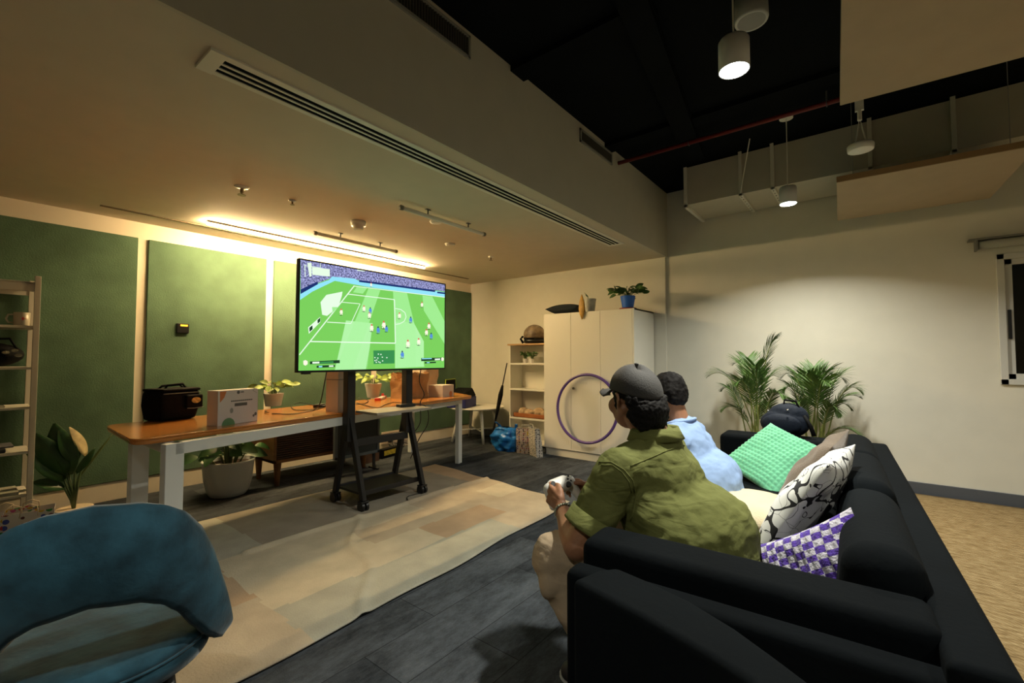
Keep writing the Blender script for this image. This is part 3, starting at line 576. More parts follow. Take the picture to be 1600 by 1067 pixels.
# tall white box behind the left post
M = local(530, 642); t = thing('tall_box', 'tall narrow white box standing on the table behind the left post', 'box', M.translation)
b = MB(M); b.bb(-.07, .06, -.075, .09, 0, .40); b.build('carton', mat('box_pinkwhite', (.60, .53, .48), .5), t, bevel=.002)
b = MB(M); b.bb(-.072, .062, -.077, .092, .255, .262); b.build('band', mat('zip', (.2, .2, .2)), t)
b = MB(M); b.bb(.060, .0615, .045, .09, .04, .14, 0); b.bb(.060, .0617, .045, .09, .15, .165, 1); b.build('label', [mat('lab_blue', (.05, .08, .45), .5), mat('lab_red', (.5, .05, .04), .5)], t)
# brown paper bag, white bag, small white box
m_kraft = mat('kraft_paper', (.42, .235, .10), .8, var=.18, vscale=7, bump=.5, bscale=14)
def crumple(M, w_, d_, h_, amt, seed, top=.0, n=12):
    b = MB(M); rows = []
    for k in range(n+1):
        z = h_*k/n; ring = []; f = 1-.04*math.sin(PI*k/n)
        for sx, sy, ex, ey in ((-1, -1, 1, 0), (1, -1, 0, 1), (1, 1, -1, 0), (-1, 1, 0, -1)):
            for j in range(6):
                x, y = (sx+ex*2*j/6)*w_/2*f, (sy+ey*2*j/6)*d_/2*f; nn = noise.noise(V((x*14+seed, y*14, z*12)))*amt*(.3+.7*k/n); ring.append((x+nn, y+nn*.8, z+(noise.noise(V((x*20, y*20, seed)))*top if k == n else 0)))
        rows.append(ring)
    b.loft(rows, cap=False); b.poly(rows[0][::-1]); return b
M = local(640, 621); t = thing('paper_bag', 'brown kraft paper bag standing on the table behind the right post', 'bag', M.translation)
crumple(M, .24, .36, .27, .035, 1., .03).build('bag_body', m_kraft, t, smooth=False, solid=.003)
M = local(664, 613); b = crumple(M, .20, .30, .31, .02, 4., .01); tag(b.build('white_carrier_bag', mat('cream_bag', (.62, .50, .36), .6, bump=.3, bscale=12), solid=.003), 'pale cream bag standing behind the brown paper bag', 'bag')
M = local(690, 619); t = thing('small_box', 'small white box with round orange logo near right end of the table', 'box', M.translation)
b = MB(M); b.bb(-.10, .09, -.115, .115, 0, .13); b.build('carton', mat('box_pinkwhite'  , (.6, .53, .48)), t, bevel=.002)
b = MB(M); b.poly([(.0908, .05+.032*cx, .028+max(-.026, .032*cy)) for cx, cy in circ(24)]); b.build('logo', mat('p_orange', (.62, .2, .06)), t)
# red and white power strip
M = local(595, 624, .5); t = thing('power_strip', 'white power strip with red ends lying on the table beside the plant', 'power strip', M.translation)
b = MB(M); b.bb(-.025, .025, -.15, .15, 0, .025); b.build('strip', m_white, t, bevel=.004)
b = MB(M); b.bb(-.027, .027, -.17, -.12, 0, .028); b.bb(-.027, .027, .12, .17, 0, .028); b.bb(-.027, .0, .16, .175, 0, .05); b.build('end_piece', mat('red_pl', (.55, .04, .03), .4), t, bevel=.004)
M = local(500, 636, .3); t = thing('power_adapter', 'tangle of black power adapters on the table left of the tall box', 'adapter', M.translation)
b = MB(M); b.bb(-.03, .03, -.06, .06, 0, .028); b.build('brick', m_blackp, t, bevel=.005)
b = MB(M); b.bb(-.025, .02, .07, .15, 0, .02); b.bb(.03, .06, -.04, .05, 0, .018); b.build('plug', m_blackp, t, bevel=.004)
def tabc(pts, lab, z=.005): cable([tuple(ontab(x, y)+V((0, 0, z))) for x, y in pts], lab, .0035, 6, 4)
tabc([(425, 647), (455, 648), (480, 644), (500, 639), (515, 632)], 'black cable lying along the table in front of the left pothos')
tabc([(455, 634), (460, 641), (485, 641), (495, 636), (470, 630), (460, 632)], 'looped black cable on the table left of the tall box')
tabc([(557, 630), (570, 634), (590, 638), (602, 633), (618, 629), (640, 633)], 'wavy black cable on the table between the stand posts')
tabc([(560, 622), (575, 626), (570, 631), (556, 632)], 'short bent black cable on the table just right of the left post')
tabc([(420, 646), (414, 645), (416, 643)], 'short black plug end lying on the table by the printed box', .008)

# ================================================================== UNDER THE TABLE
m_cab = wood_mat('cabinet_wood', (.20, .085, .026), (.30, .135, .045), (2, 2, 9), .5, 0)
t = thing('wooden_sideboard', 'low brown wooden sideboard with slatted front under the long table', 'sideboard', (-4.6, 2.4, 0))
x0, x1, y0, y1 = -4.88, -4.36, 1.95, 3.0
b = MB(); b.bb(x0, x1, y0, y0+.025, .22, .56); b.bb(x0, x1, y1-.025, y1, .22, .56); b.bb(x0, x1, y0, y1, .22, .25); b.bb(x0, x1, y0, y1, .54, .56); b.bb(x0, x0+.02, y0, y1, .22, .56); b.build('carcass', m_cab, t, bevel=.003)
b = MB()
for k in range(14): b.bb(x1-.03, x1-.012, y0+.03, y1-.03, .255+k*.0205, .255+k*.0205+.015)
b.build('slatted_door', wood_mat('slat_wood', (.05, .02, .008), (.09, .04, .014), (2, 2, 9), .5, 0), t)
for x, y in ((x1-.06, y0+.06), (x1-.06, y1-.06), (x0+.06, y0+.06), (x0+.06, y1-.06)):
    b = MB(); b.cyl((x, y, 0), (x, y, .22), .02, .035, 14); b.build('leg', m_cab, t, smooth=True)
# framed dark board
p0 = onx(520, 712, -4.3); p1 = onx(590, 692, -4.3)
t = thing('framed_board', 'dark grey framed board standing beneath the table behind the television stand', 'board', (-4.3, 2.9, 0))
b = MB(); b.bb(-4.29, -4.27, p0.y+.02, p1.y-.02, .2, .55); b.build('board', mat('board_dk', (.035, .045, .05), .7), t)
b = MB(); f = .03
b.bb(-4.3, -4.26, p0.y, p1.y, .17, .2); b.bb(-4.3, -4.26, p0.y, p1.y, .55, .58); b.bb(-4.3, -4.26, p0.y, p0.y+f, .17, .58); b.bb(-4.3, -4.26, p1.y-f, p1.y, .17, .58); b.build('frame', mat('board_fr', (.10, .12, .13), .5), t, bevel=.003)
for y in (p0.y+.06, p1.y-.06):
    b = MB(); b.bb(-4.36, -4.20, y-.015, y+.015, 0, .02); b.bb(-4.29, -4.27, y-.015, y+.015, .02, .17); b.build('foot', m_black, t, bevel=.003)
# cardboard box with yellow tape roll
p = onz(583, 722, 0); M = TR((p.x, p.y, 0), .2)
t = thing('cardboard_box', 'small brown box on the floor under the table', 'box', M.translation)
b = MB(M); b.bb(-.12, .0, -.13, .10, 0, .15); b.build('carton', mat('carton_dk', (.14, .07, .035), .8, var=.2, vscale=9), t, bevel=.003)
p = onz(600, 716, 0); M = TR((p.x, p.y, 0), .2)
t = thing('yellow_toolbox', 'yellow labelled case on the floor beside the small brown box', 'case', M.translation)
b = MB(M); b.bb(-.06, .02, -.05, .24, 0, .11); b.build('case_body', m_bag, t, bevel=.006)
b = MB(M); b.bb(.02, .024, -.02, .19, .035, .09); b.build('label', mat('yellow_lab', (.55, .42, .03), .5, var=.3, vscale=30), t)
# wall sockets
t = thing('socket_panel', 'white wall socket panel with black plugs low on the green wall', 'socket', (XL+.02, 3.9, .3))
p0 = onx(596, 690, XL+.03); p1 = onx(640, 668, XL+.03)
b = MB(); b.bb(XL+.02, XL+.03, p0.y, p1.y, p0.z-.04, p0.z+.12); b.build('plate', mat('socket_pl', (.55, .45, .36), .4), t, bevel=.003)
b = MB()
for k in range(3): b.bb(XL+.03, XL+.075, p0.y+.10+k*.17, p0.y+.155+k*.17, p0.z-.02, p0.z+.07)
b.build('plug', m_blackp, t, bevel=.006)
for k in range(3): cable([(XL+.07, p0.y+.13+k*.17, p0.z+.02), (XL+.13, p0.y+.12+k*.17, p0.z-.1), (XL+.12, p0.y+.05+k*.1, .08), (XL+.25, p0.y+.1, .01)], ('left', 'middle', 'right')[k]+' one of three black cables dropping from the white socket panel')
# big white planter with dark plant
p = onz(345, 782, 0) + V((-.13, .10, 0)); c = V((p.x, p.y, 0))
t = thing('large_planter', 'large round white planter with leafy plant under the left end of the table', 'planter', c)
b = MB(); b.lathe(c, [(.10, 0), (.140, .010), (.165, .05), (.185, .14), (.200, .295), (.208, .308), (.200, .314), (.187, .30), (.18, .26)], 40); b.build('pot', mat('planter_wh', (.58, .60, .61), .45, bump=.3, wave=4, bscale=9), t, smooth=True)
b = MB(); b.lathe(c, [(.183, .272), (.183, .277)], 28); b.build('soil', m_soil, t)
rnd = random.Random(4); b = MB(); g = MB()
for i in range(26):
    a = rnd.uniform(0, 2*PI); r = rnd.uniform(.02, .24); h = rnd.uniform(.36, .64); bs = c+V((math.cos(a)*r*.4, math.sin(a)*r*.4, .27)); tp = c+V((math.cos(a)*r, math.sin(a)*r, h)); g.tube([bs, (bs+tp)/2+V((0, 0, .05)), tp], .006, 6)
    leaf(b, tp, (math.cos(a), math.sin(a), -.1), (rnd.uniform(.2, 1), rnd.uniform(-1, 0), .6), rnd.uniform(.13, .2), .12, .4)
g.build('stems', m_stem, t, smooth=True); b.build('foliage', m_leafd, t, smooth=True)

# ================================================================== LEFT: SHELF UNIT, BROAD LEAF PLANT, GIFT BAGS
FX = -4.70; y1 = onx(53, 600, FX).y; y0 = y1-.95
zs = [onx(50, v_, FX).z for v_ in (448, 511, 575, 637, 706, 772)]
t = thing('metal_shelf_unit', 'white metal shelf unit at the left edge in front of the green panel', 'shelf unit', (FX-.17, (y0+y1)/2, 0))
m_sh = mat('shelf_paint', (.55, .52, .44), .5)
for x in (FX, FX-.33):
    for y in (y0, y1):
        b = MB(); b.bb(x-.012, x+.012, y-.016, y+.016, 0, zs[0]+.08); b.build('post', m_sh, t, bevel=.002)
for k, z in enumerate(zs):
    b = MB(); th = .07 if k == 0 else .018
    b.bb(FX-.33, FX+.006, y0, y1, z-th/2, z+th/2) if k else (b.bb(FX-.33, FX+.006, y0, y1, z+.02, z+.03), b.bb(FX-.006, FX+.006, y0, y1, z-.035, z+.035), b.bb(FX-.336, FX-.324, y0, y1, z-.035, z+.035))
    b.build('shelf', m_sh, t, bevel=.002)
# mug
z = zs[1]+.009; p = onx(40, 507, FX-.06); c = V((FX-.06, p.y-.02, z))
t = thing('mug', 'white mug with red emblem on the upper shelf at the left edge', 'mug', c)
b = MB(); b.lathe(c, [(.036, 0), (.041, .004), (.042, .095), (.038, .096), (.036, .01)], 28); b.build('cup', mat('mug_wh', (.62, .56, .45), .3), t, smooth=True)
b = MB(); b.tube([c+V((0, -.04, .02)), c+V((.0, -.065, .022)), c+V((0, -.075, .048)), c+V((0, -.066, .076)), c+V((0, -.04, .08))], .006, 10); b.build('handle', mat('mug_wh', (1, 1, 1)), t, smooth=True)
b = MB(); b.poly([c+V((.0425*math.cos(a*.9), .0425*math.sin(a*.9), 0))*1.0+V((0, 0, .05+s_)) for a, s_ in ((-.1, 0), (0, .011), (.12, .012), (.24, 0), (.12, -.012), (0, -.011))]); b.poly([c+V((.0425*math.cos(a), .0425*math.sin(a), .048+s_)) for a, s_ in ((.22, 0), (.5, 0), (.5, .004), (.22, .004))]); b.build('emblem', mat('red_pl', (1, 1, 1)), t, solid=.001)
# woven bag/black basket on 2nd shelf
c = V((FX-.14, y1-.2, zs[2]+.01)); t = thing('dark_basket', 'dark glossy bag with pale trinkets on the second shelf at the left', 'bag', c)
b = MB(); b.ell(c+V((0, 0, .085)), (.13, .16, .085)); b.build('body', m_bag, t, smooth=True)
b = MB(); b.tube([c+V((.05, -.12, .1)), c+V((.06, -.08, .19)), c+V((.06, .08, .2)), c+V((.05, .13, .1))], .008, 8); b.build('handle', m_bag, t, smooth=True)
b = MB()
for dy, dz in ((-.14, .12), (-.1, .1), (.0, .07), (.06, .1), (.1, .115), (.12, .08)): b.ell(c+V((.13, dy, dz)), (.012, .02, .012), n=8, m=5)
b.build('charms', mat('charm', (.35, .33, .25), .3), t)
c = V((FX-.1, y1-.18, zs[3]+.009)); b = MB(); b.bb(c.x-.05, c.x+.05, c.y-.05, c.y+.05, c.z, c.z+.012); tag(b.build('glass_dish', mat('dish', (.3, .28, .22), .2), bevel=.004), 'small shiny dish on the third shelf at the left edge', 'dish')
c = V((FX-.14, y1-.32, zs[4]+.009)); b = MB(); b.bb(c.x-.12, c.x+.12, c.y-.2, c.y+.2, c.z, c.z+.03); b.bb(c.x-.11, c.x+.10, c.y-.18, c.y+.24, c.z+.03, c.z+.045); tag(b.build('folded_cloth', mat('cloth_dk', (.06, .06, .07), .9, var=.5, vscale=20), bevel=.008), 'folded dark cloth lying on the fourth shelf at the left', 'cloth')
c = V((FX+.016, y1-.22, zs[4])); b = MB(); b.grid(lambda u, v_: (c.x+.01*math.sin(u*9+v_*3), c.y+(u-.5)*(.07-.02*v_)+.02*v_*math.sin(3*v_), c.z+.02-v_*.42), 6, 14)
tag(b.build('hanging_scarf', mat('scarf', (.40, .34, .28), .9, var=.3, vscale=30), smooth=True, solid=.006), 'pale beige scarf hanging down from the fourth shelf', 'scarf')
c = V((FX-.14, y1-.3, zs[5]+.009)); b = MB(); b.bb(c.x-.13, c.x+.12, c.y-.25, c.y+.25, c.z, c.z+.02); tag(b.build('paper_stack', mat('paper', (.30, .30, .24), .8)), 'flat pale sheets lying on the lowest shelf at the left', 'paper')
# broad leaf plant
p = onz(116, 806, 0) + V((.0, .0, 0)); c = V((p.x-.03, p.y, 0))
t = thing('broad_leaf_plant', 'broad leaved plant with one dried leaf, in a low cream pot by the shelf unit', 'potted plant', c)
b = MB(); b.lathe(c, [(.085, 0), (.11, .05), (.115, .055), (.10, .052)], 28); b.build('pot', mat('pot_cream', (.62, .50, .36), .5), t, smooth=True)
b = MB(); b.lathe(c, [(.1, .045), (.1, .05)], 20); b.build('soil', m_soil, t)
g = MB()
def lf(px, py, px2, py2, W, m, up=(1, -.3, .3), X0=None):
    X0 = c.x if X0 is None else X0; a = onx(px, py, X0); e = onx(px2, py2, X0+.04)
    g.tube([c+V((0, 0, .05)), c+V((0, (a.y-c.y)*.3, (a.z)*.55)), a], [.011, .009, .006], 8)
    b = MB(); leaf(b, a, e-a, up, (e-a).length, W, .08, 10, fold=.12); b.build('leaf', m, t, smooth=True, solid=.002)
lf(108, 742, 84, 662, .20, m_leafd); lf(118, 722, 95, 672, .15, m_leafd, (1, .5, 0)); lf(104, 738, 55, 678, .17, m_leafd); lf(100, 750, 45, 706, .15, m_leafd, (1, 0, .8)); lf(100, 762, 52, 752, .12, m_leafd, (1, 0, 1)); lf(118, 740, 150, 700, .06, m_leafd, (1, .3, .2))
lf(134, 712, 112, 666, .10, mat('dry_leaf', (.42, .34, .18), .8, var=.3, vscale=14), (.8, .6, .2)); lf(122, 748, 176, 676, .02, m_stem)
g.build('stems', mat('stem_dark', (.05, .09, .03), .5), t, smooth=True)
# polka dot gift bags
def dots_mat(name, base, cols, scale, thr):
    m = bpy.data.materials.new(name); m.use_nodes = True; N = m.node_tree.nodes; L = m.node_tree.links; b = N['Principled BSDF']; b.inputs['Roughness'].default_value = .5
    tc = N.new('ShaderNodeTexCoord'); vo = N.new('ShaderNodeTexVoronoi'); vo.inputs['Scale'].default_value = scale; vo.inputs['Randomness'].default_value = .35; L.new(tc.outputs['Object'], vo.inputs['Vector'])
    lt = N.new('ShaderNodeMath'); lt.operation = 'LESS_THAN'; lt.inputs[1].default_value = thr; L.new(vo.outputs['Distance'], lt.inputs[0])
    sp = N.new('ShaderNodeSeparateColor'); L.new(vo.outputs['Color'], sp.inputs[0]); r = N.new('ShaderNodeValToRGB'); r.color_ramp.interpolation = 'CONSTANT'; e = r.color_ramp.elements
    e[0].color = (*cols[0], 1); e[1].position = 1/len(cols); e[1].color = (*cols[1], 1)
    for i in range(2, len(cols)): x = e.new(i/len(cols)); x.color = (*cols[i], 1)
    L.new(sp.outputs[0], r.inputs[0]); mx = N.new('ShaderNodeMix'); mx.data_type = 'RGBA'; mx.inputs[6].default_value = (*base, 1); L.new(lt.outputs[0], mx.inputs[0]); L.new(r.outputs[0], mx.inputs[7]); L.new(mx.outputs[2], b.inputs['Base Color']); return m
m_dots = dots_mat('polka_paper', (.55, .52, .48), [(.5, .04, .05), (.03, .25, .06), (.6, .4, .02), (.5, .1, .3), (.03, .06, .3), (.1, .02, .02)], 26, .40)
def gift(px, py, rz, lab, w_=.12, d_=.2, h_=.24):
    p = onz(px, py, h_); M = TR((p.x, p.y, 0), rz); t = thing('gift_bag', lab, 'bag', M.translation, group='polka dot gift bags')
    b = MB(M); f = 1.12; b.loft([[(-w_/2, -d_/2, 0), (w_/2, -d_/2, 0), (w_/2, d_/2, 0), (-w_/2, d_/2, 0)], [(-w_/2*f, -d_/2*f, h_), (w_/2*f, -d_/2*f, h_), (w_/2*f, d_/2*f, h_), (-w_/2*f, d_/2*f, h_)]], cap=False); b.poly([(-w_/2, -d_/2, 0), (-w_/2, d_/2, 0), (w_/2, d_/2, 0), (w_/2, -d_/2, 0)]); b.build('bag_body', m_dots, t, solid=.002)
    for s_ in (-1, 1):
        b = MB(M); b.tube([(s_*w_/2*f, -.04, h_-.03), (s_*w_/2*f, -.035, h_+.03), (s_*w_/2*f*.8, 0, h_+.05), (s_*w_/2*f, .035, h_+.03), (s_*w_/2*f, .04, h_-.03)], .003, 6); b.build('handle', mat('cord', (.6, .5, .36), .8), t, smooth=True)
gift(14, 800, .2, 'white gift bag with coloured dots at the very left edge')
gift(47, 796, -.15, 'white gift bag with coloured dots, the right one of the pair')

# ================================================================== BACK LEFT CORNER
# round table
c = V((-4.56, 4.92, 0)); t = thing('round_table', 'low round white side table with splayed legs in the back corner', 'table', c)
b = MB(); b.lathe((c.x, c.y, .475), [(.38, 0), (.41, .012), (.41, .024), (.405, .028)], 48); b.build('tabletop', m_white, t, smooth=False, bevel=.003)
for k in range(4):
    a = PI/4+k*PI/2+.25; u = V((math.cos(a), math.sin(a), 0)); b = MB(); b.tube([c+u*.24+V((0, 0, .475)), c+u*.36], [.028, .017], 14); b.build('leg', m_white, t, smooth=True)
b = MB()
for k in range(2):
    a = PI/4+k*PI/2+.25; u = V((math.cos(a), math.sin(a), 0)); b.tube([c-u*.32+V((0, 0, .17)), c+u*.32+V((0, 0, .17))], .011, 8)
b.build('cross_brace', m_white, t, smooth=True)
# navy delivery bag with black lid
M = TR((-4.66, 4.72, .503), .35); t = thing('insulated_bag', 'navy blue and black insulated bag with open lime edged lid on the round table', 'bag', M.translation)
b = MB(M); b.bb(-.15, .15, -.2, .2, 0, .15); b.build('base', mat('navy_cloth', (.012, .018, .13), .7, bump=.3), t, bevel=.015)
b = MB(M); b.loft([[(-.15, -.2, .15), (.15, -.2, .15), (.15, .2, .15), (-.15, .2, .15)], [(-.14, -.19, .22), (.13, -.19, .22), (.10, .17, .27), (-.14, .17, .27)]]); b.build('upper', m_bag, t, bevel=.02, seg=3)
b = MB(M); b.bb(-.16, -.145, -.24, .09, .2, .40); b.build('lid', m_bag, t, bevel=.01)
b = MB(M); b.tube([(-.143, -.25, .2), (-.143, -.235, .40), (-.143, .08, .40), (-.143, .12, .27)], .006, 8); b.build('lid_piping', mat('lime', (.32, .42, .02), .5), t, smooth=True)
# bookcase
x0, x1, y0, y1 = -4.03, -3.245, 5.04, 5.33
zsh = [1.40, 1.13, .77, .37, .04]
t = thing('bookcase', 'narrow open white bookcase with wooden top beside the white cabinet', 'bookcase', ((x0+x1)/2, y0, 0))
b = MB(); b.bb(x0, x0+.02, y0, y1, 0, 1.39); b.bb(x1-.02, x1, y0, y1, 0, 1.39); b.bb(x0, x1, y1-.01, y1, 0, 1.39); b.build('carcass', m_white, t, bevel=.002)
for z in zsh[1:]:
    b = MB(); b.bb(x0+.02, x1-.02, y0, y1-.01, z-.012, z+.012); b.build('shelf', m_white, t, bevel=.002)
b = MB(); b.bb(x0-.02, x1, y0-.02, y1, 1.39, 1.412); b.build('top_board', wood_mat('shelf_top', (.38, .22, .09), (.5, .3, .13), (1, 8, 1), .5, 0), t, bevel=.002)
for k, (px, l) in enumerate(((821, 'left'), (831.5, 'right'))):
    p = ony(px, 566, 5.12); pot_plant('small_plant', f'tiny bushy green plant in white pot on the bookcase, the {l} of two', (p.x, 5.12, 1.142), .03, .038, .06, m_pot, m_leaf, 60, .035, .05, .09, 10+k, group='tiny potted plants on the bookcase')
# tray with pouch
t = thing('wooden_tray', 'red brown wooden tray on the lower bookcase shelf', 'tray', (-3.62, 5.15, .382))
b = MB(); b.bb(-3.97, -3.42, 5.06, 5.28, .382, .395); b.bb(-3.97, -3.42, 5.06, 5.075, .382, .44); b.bb(-3.97, -3.42, 5.265, 5.28, .382, .44); b.bb(-3.97, -3.955, 5.06, 5.28, .382, .44); b.bb(-3.435, -3.42, 5.06, 5.28, .382, .44)
b.build('tray_body', mat('tray', (.36, .12, .04), .4, var=.2), t, bevel=.003)
b = MB()
for (x, y, r, h) in ((-3.78, 5.16, .11, .05), (-3.60, 5.17, .09, .065), (-3.85, 5.14, .07, .06), (-3.5, 5.16, .05, .05)): b.ell((x, y, .395+h), (r, .08, h))
tag(b.build('cloth_pouch', mat('pouch', (.50, .36, .22), .85, var=.25, vscale=24, bump=.5, bscale=25), smooth=True), 'crumpled beige cloth pouch lying in the wooden tray', 'pouch')
# helmet on the bookcase
c = V((-3.70, 5.17, 1.412)); t = thing('helmet', 'brown and black patterned helmet on top of the open bookcase', 'helmet', c)
def helm(u, v_):
    a = -PI*.92+u*PI*1.84; e = -.35+v_*(PI/2+.35); r = .14; return (c.x+.02+r*1.12*math.cos(e)*math.cos(a), c.y+r*.95*math.cos(e)*math.sin(a), c.z+.125+r*math.sin(e)*.98)
b = MB(); b.grid(helm, 30, 14); b.build('shell', mat('camo', (.09, .06, .035), .5, col2=(.36, .27, .17), vscale=11), t, smooth=True, solid=.012)
b = MB(); b.tube([(c.x+.02+.13*math.cos(a), c.y+.12*math.sin(a), c.z+.035-.0*abs(a)) for a in [-PI+k*2*PI/16 for k in range(16)]], .03, 10, closed=True); b.build('chin_guard', m_blackp, t, smooth=True)
b = MB(); b.ell((c.x-.03, c.y-.03, c.z+.12), (.095, .085, .07)); b.build('visor_opening', m_blackp, t, smooth=True)
b = MB(); b.tube([(c.x-.14, c.y-.05, c.z+.01), (c.x-.17, c.y-.07, c.z+.07), (c.x-.12, c.y-.09, c.z+.1)], .016, 8); b.tube([(c.x-.02, c.y-.13, c.z+.02), (c.x-.07, c.y-.12, c.z+.08)], .012, 8); b.build('strap', m_bag, t, smooth=True)
# black umbrella leaning
t = thing('rolled_umbrella', 'long black rolled umbrella leaning against the side of the bookcase', 'umbrella', (-4.17, 4.86, 0))
pt, pb = V((-4.055, 5.02, 1.14)), V((-4.17, 4.80, .01)); L_ = lambda q: pb+(pt-pb)*q
b = MB(); b.tube([L_(0), L_(1)], .009, 8); b.build('shaft', m_black, t, smooth=True)
b = MB(); b.tube([L_(.3), L_(.45), L_(.6), L_(.72)], [.014, .026, .034, .016], 10); b.build('canopy', m_bag, t, smooth=True)
b = MB(); b.tube([L_(.05), L_(.3)], .014, 10); b.build('handle', m_bag, t, smooth=True)
# blue plastic bag
c = V((-3.78, 4.66, 0)); t = thing('plastic_bag', 'bulging bright blue plastic carrier bag on the floor by the bookcase', 'bag', c)
def bagf(u, v_):
    a = u*2*PI; q = v_; r = (.17*math.sin(PI*min(1, q*.62+.22))**.6) if q < .98 else .06
    n_ = noise.noise(V((math.cos(a)*2.2, math.sin(a)*2.2, q*4)))*.05+noise.noise(V((math.cos(a)*6, math.sin(a)*6, q*11)))*.016
    return (c.x+(r*1.28+n_)*math.cos(a), c.y+(r*.75+n_)*math.sin(a), c.z+q*.30)
b = MB(); g = b.grid(bagf, 48, 26); b.poly([bagf(u/16, 0) for u in range(16)]); bmesh.ops.remove_doubles(b.bm, verts=b.bm.verts, dist=.0004)
m_blue = mat('blue_plastic', (.012, .16, .52), .3, var=.25, vscale=8, bump=.5, bscale=22); b.build('sack', m_blue, t, smooth=True)
for s_, dx in ((-1, -.10), (1, .13)):
    b = MB(); b.grid(lambda u, v_: (c.x+dx+(u-.5)*.06*(1-.3*v_)+s_*.06*v_, c.y+.02*math.sin(v_*5), c.z+.26+.13*v_*(1-.25*v_)), 5, 8); b.build('handle', m_blue, t, smooth=True, solid=.004)
# patterned paper bags
m_pat1 = dots_mat('pattern_paper', (.52, .44, .38), [(.10, .06, .16), (.30, .14, .02), (.05, .04, .04), (.28, .05, .08)], 42, .42)
m_pat2 = dots_mat('pattern_paper_white', (.55, .52, .46), [(.03, .03, .03), (.06, .06, .07), (.04, .04, .04), (.1, .1, .1)], 46, .40)
def pbag(x, y, rz, tilt, m, lab, w_, d_, h_):
    M = TR((x, y, 0), rz, rx=tilt); t = thing('patterned_bag', lab, 'bag', M.translation, group='patterned paper bags by the cabinet')
    b = MB(M); b.loft([[(-w_/2, -d_/2, 0), (w_/2, -d_/2, 0), (w_/2, d_/2, 0), (-w_/2, d_/2, 0)], [(-w_/2*.97, -d_/2*1.2, h_*.5), (w_/2*.97, -d_/2*1.2, h_*.5), (w_/2, d_/2, h_*.5), (-w_/2, d_/2, h_*.5)], [(-w_/2, -d_/2*.9, h_), (w_/2, -d_/2*.9, h_), (w_/2, d_/2*.5, h_), (-w_/2, d_/2*.5, h_)]], cap=False); b.poly([(-w_/2, -d_/2, 0), (-w_/2, d_/2, 0), (w_/2, d_/2, 0), (w_/2, -d_/2, 0)]); b.build('bag_body', m, t, solid=.002)
    b = MB(M); b.tube([(-.05, -d_/2*.9, h_-.02), (-.045, -d_/2*.9, h_+.05), (.045, -d_/2*.9, h_+.05), (.05, -d_/2*.9, h_-.02)], .003, 6); b.build('handle', m_white, t, smooth=True)
    return M, t
M, t = pbag(-3.46, 4.68, .45, .10, m_pat1, 'beige paper bag with small dark pattern beside the blue bag', .24, .10, .32)
b = MB(M); b.box((.06, -.065, .27), (.07, .006, .05)); b.build('yellow_tag', mat('yellow_lab', (1, 1, 1)), t)
pbag(-3.25, 4.60, -.5, .08, m_pat2, 'white paper bag with black pattern against the cabinet corner', .20, .08, .35)
# tall white cabinet
x0, x1, y0, y1, zt = -3.235, -2.03, 4.75, 5.34, 1.765
t = thing('white_cabinet', 'tall white three door cabinet against the back wall', 'cabinet', ((x0+x1)/2, y0, 0))
b = MB(); b.bb(x0, x0+.02, y0+.02, y1, 0, zt); b.bb(x1-.02, x1, y0, y1, 0, zt); b.bb(x0, x1, y0+.02, y1, zt-.02, zt); b.bb(x0+.02, x1-.02, y1-.01, y1, 0, zt); b.bb(x0, x1-.02, y0+.02, y0+.03, 0, .09); b.build('carcass', m_white, t, bevel=.002)
dw = (x1-.02-x0)/3
for k in range(3):
    b = MB(); b.bb(x0+k*dw+.0015, x0+(k+1)*dw-.0015, y0, y0+.018, .095, zt-.004); d = b.build('door', m_white, t, bevel=.0015)
    if k:
        b = MB(); q = (x0+k*dw+.045, y0, .845); b.cyl(q, (q[0], y0-.018, q[2]), .006, n=10); b.cyl((q[0], y0-.016, q[2]), (q[0], y0-.026, q[2]), .015, n=16); b.build('knob', mat('knob', (.12, .11, .09), .35, .6), d, smooth=False)
b = MB(); b.bb(-2.72, -2.62, y0-.003, y0, .90, .925); b.build('latch_plate', mat('plate', (.72, .70, .63), .3), t)
# hula hoop
c = V((-2.585, 4.665, .625)); rr = .392; Mh = TR(c, 0, rx=math.radians(-4.5))
b = MB(Mh); b.tube([(rr*x, 0, rr*y) for x, y in circ(72)], .0165, 12, closed=True); tag(b.build('hula_hoop', mat('purple', (.10, .05, .24), .35, var=.15, vscale=5), smooth=True), 'purple hula hoop leaning against the doors of the white cabinet', 'hula hoop')
# on the cabinet
def cushion(M, w_, h_, th, m, name='cushion', n=22, puff=.55, wrk=.0, dimple=None, parent=None, edge=.004):
    b = MB(M)
    def f(sg):
        def g(u, v_):
            x, y = 2*u-1, 2*v_-1; r = (1-abs(x)**2.6)*(1-abs(y)**2.6); t_ = th/2*max(r, 0)**puff
            pin = 1-.07*(1-x*x)*(abs(y)**2); pin2 = 1-.07*(1-y*y)*(abs(x)**2)
            nn = noise.noise(V((x*2.5, y*2.5, sg*3+w_)))*wrk
            return (x*w_/2*pin2, y*h_/2*pin, sg*(t_+edge/2)+nn*(r > 0)*min(1, r*3)+(dimple(x, y) if dimple and sg > 0 else 0)*min(1, r*6))
        return g
    b.grid(f(1), n, n); b.grid(f(-1), n, n); bmesh.ops.remove_doubles(b.bm, verts=b.bm.verts, dist=.0006)
    # close the rim
    bmesh.ops.bridge_loops(b.bm, edges=[e for e in b.bm.edges if e.is_boundary]) if any(e.is_boundary for e in b.bm.edges) else None
    return b
b = cushion(TR((-3.02, 4.98, zt+.065), .1), .44, .40, .13, None); tag(b.build('dark_cushion', mat('navy_fab', (.012, .02, .028), .9, bump=.3), smooth=True), 'dark navy cushion lying flat on top of the white cabinet', 'cushion')
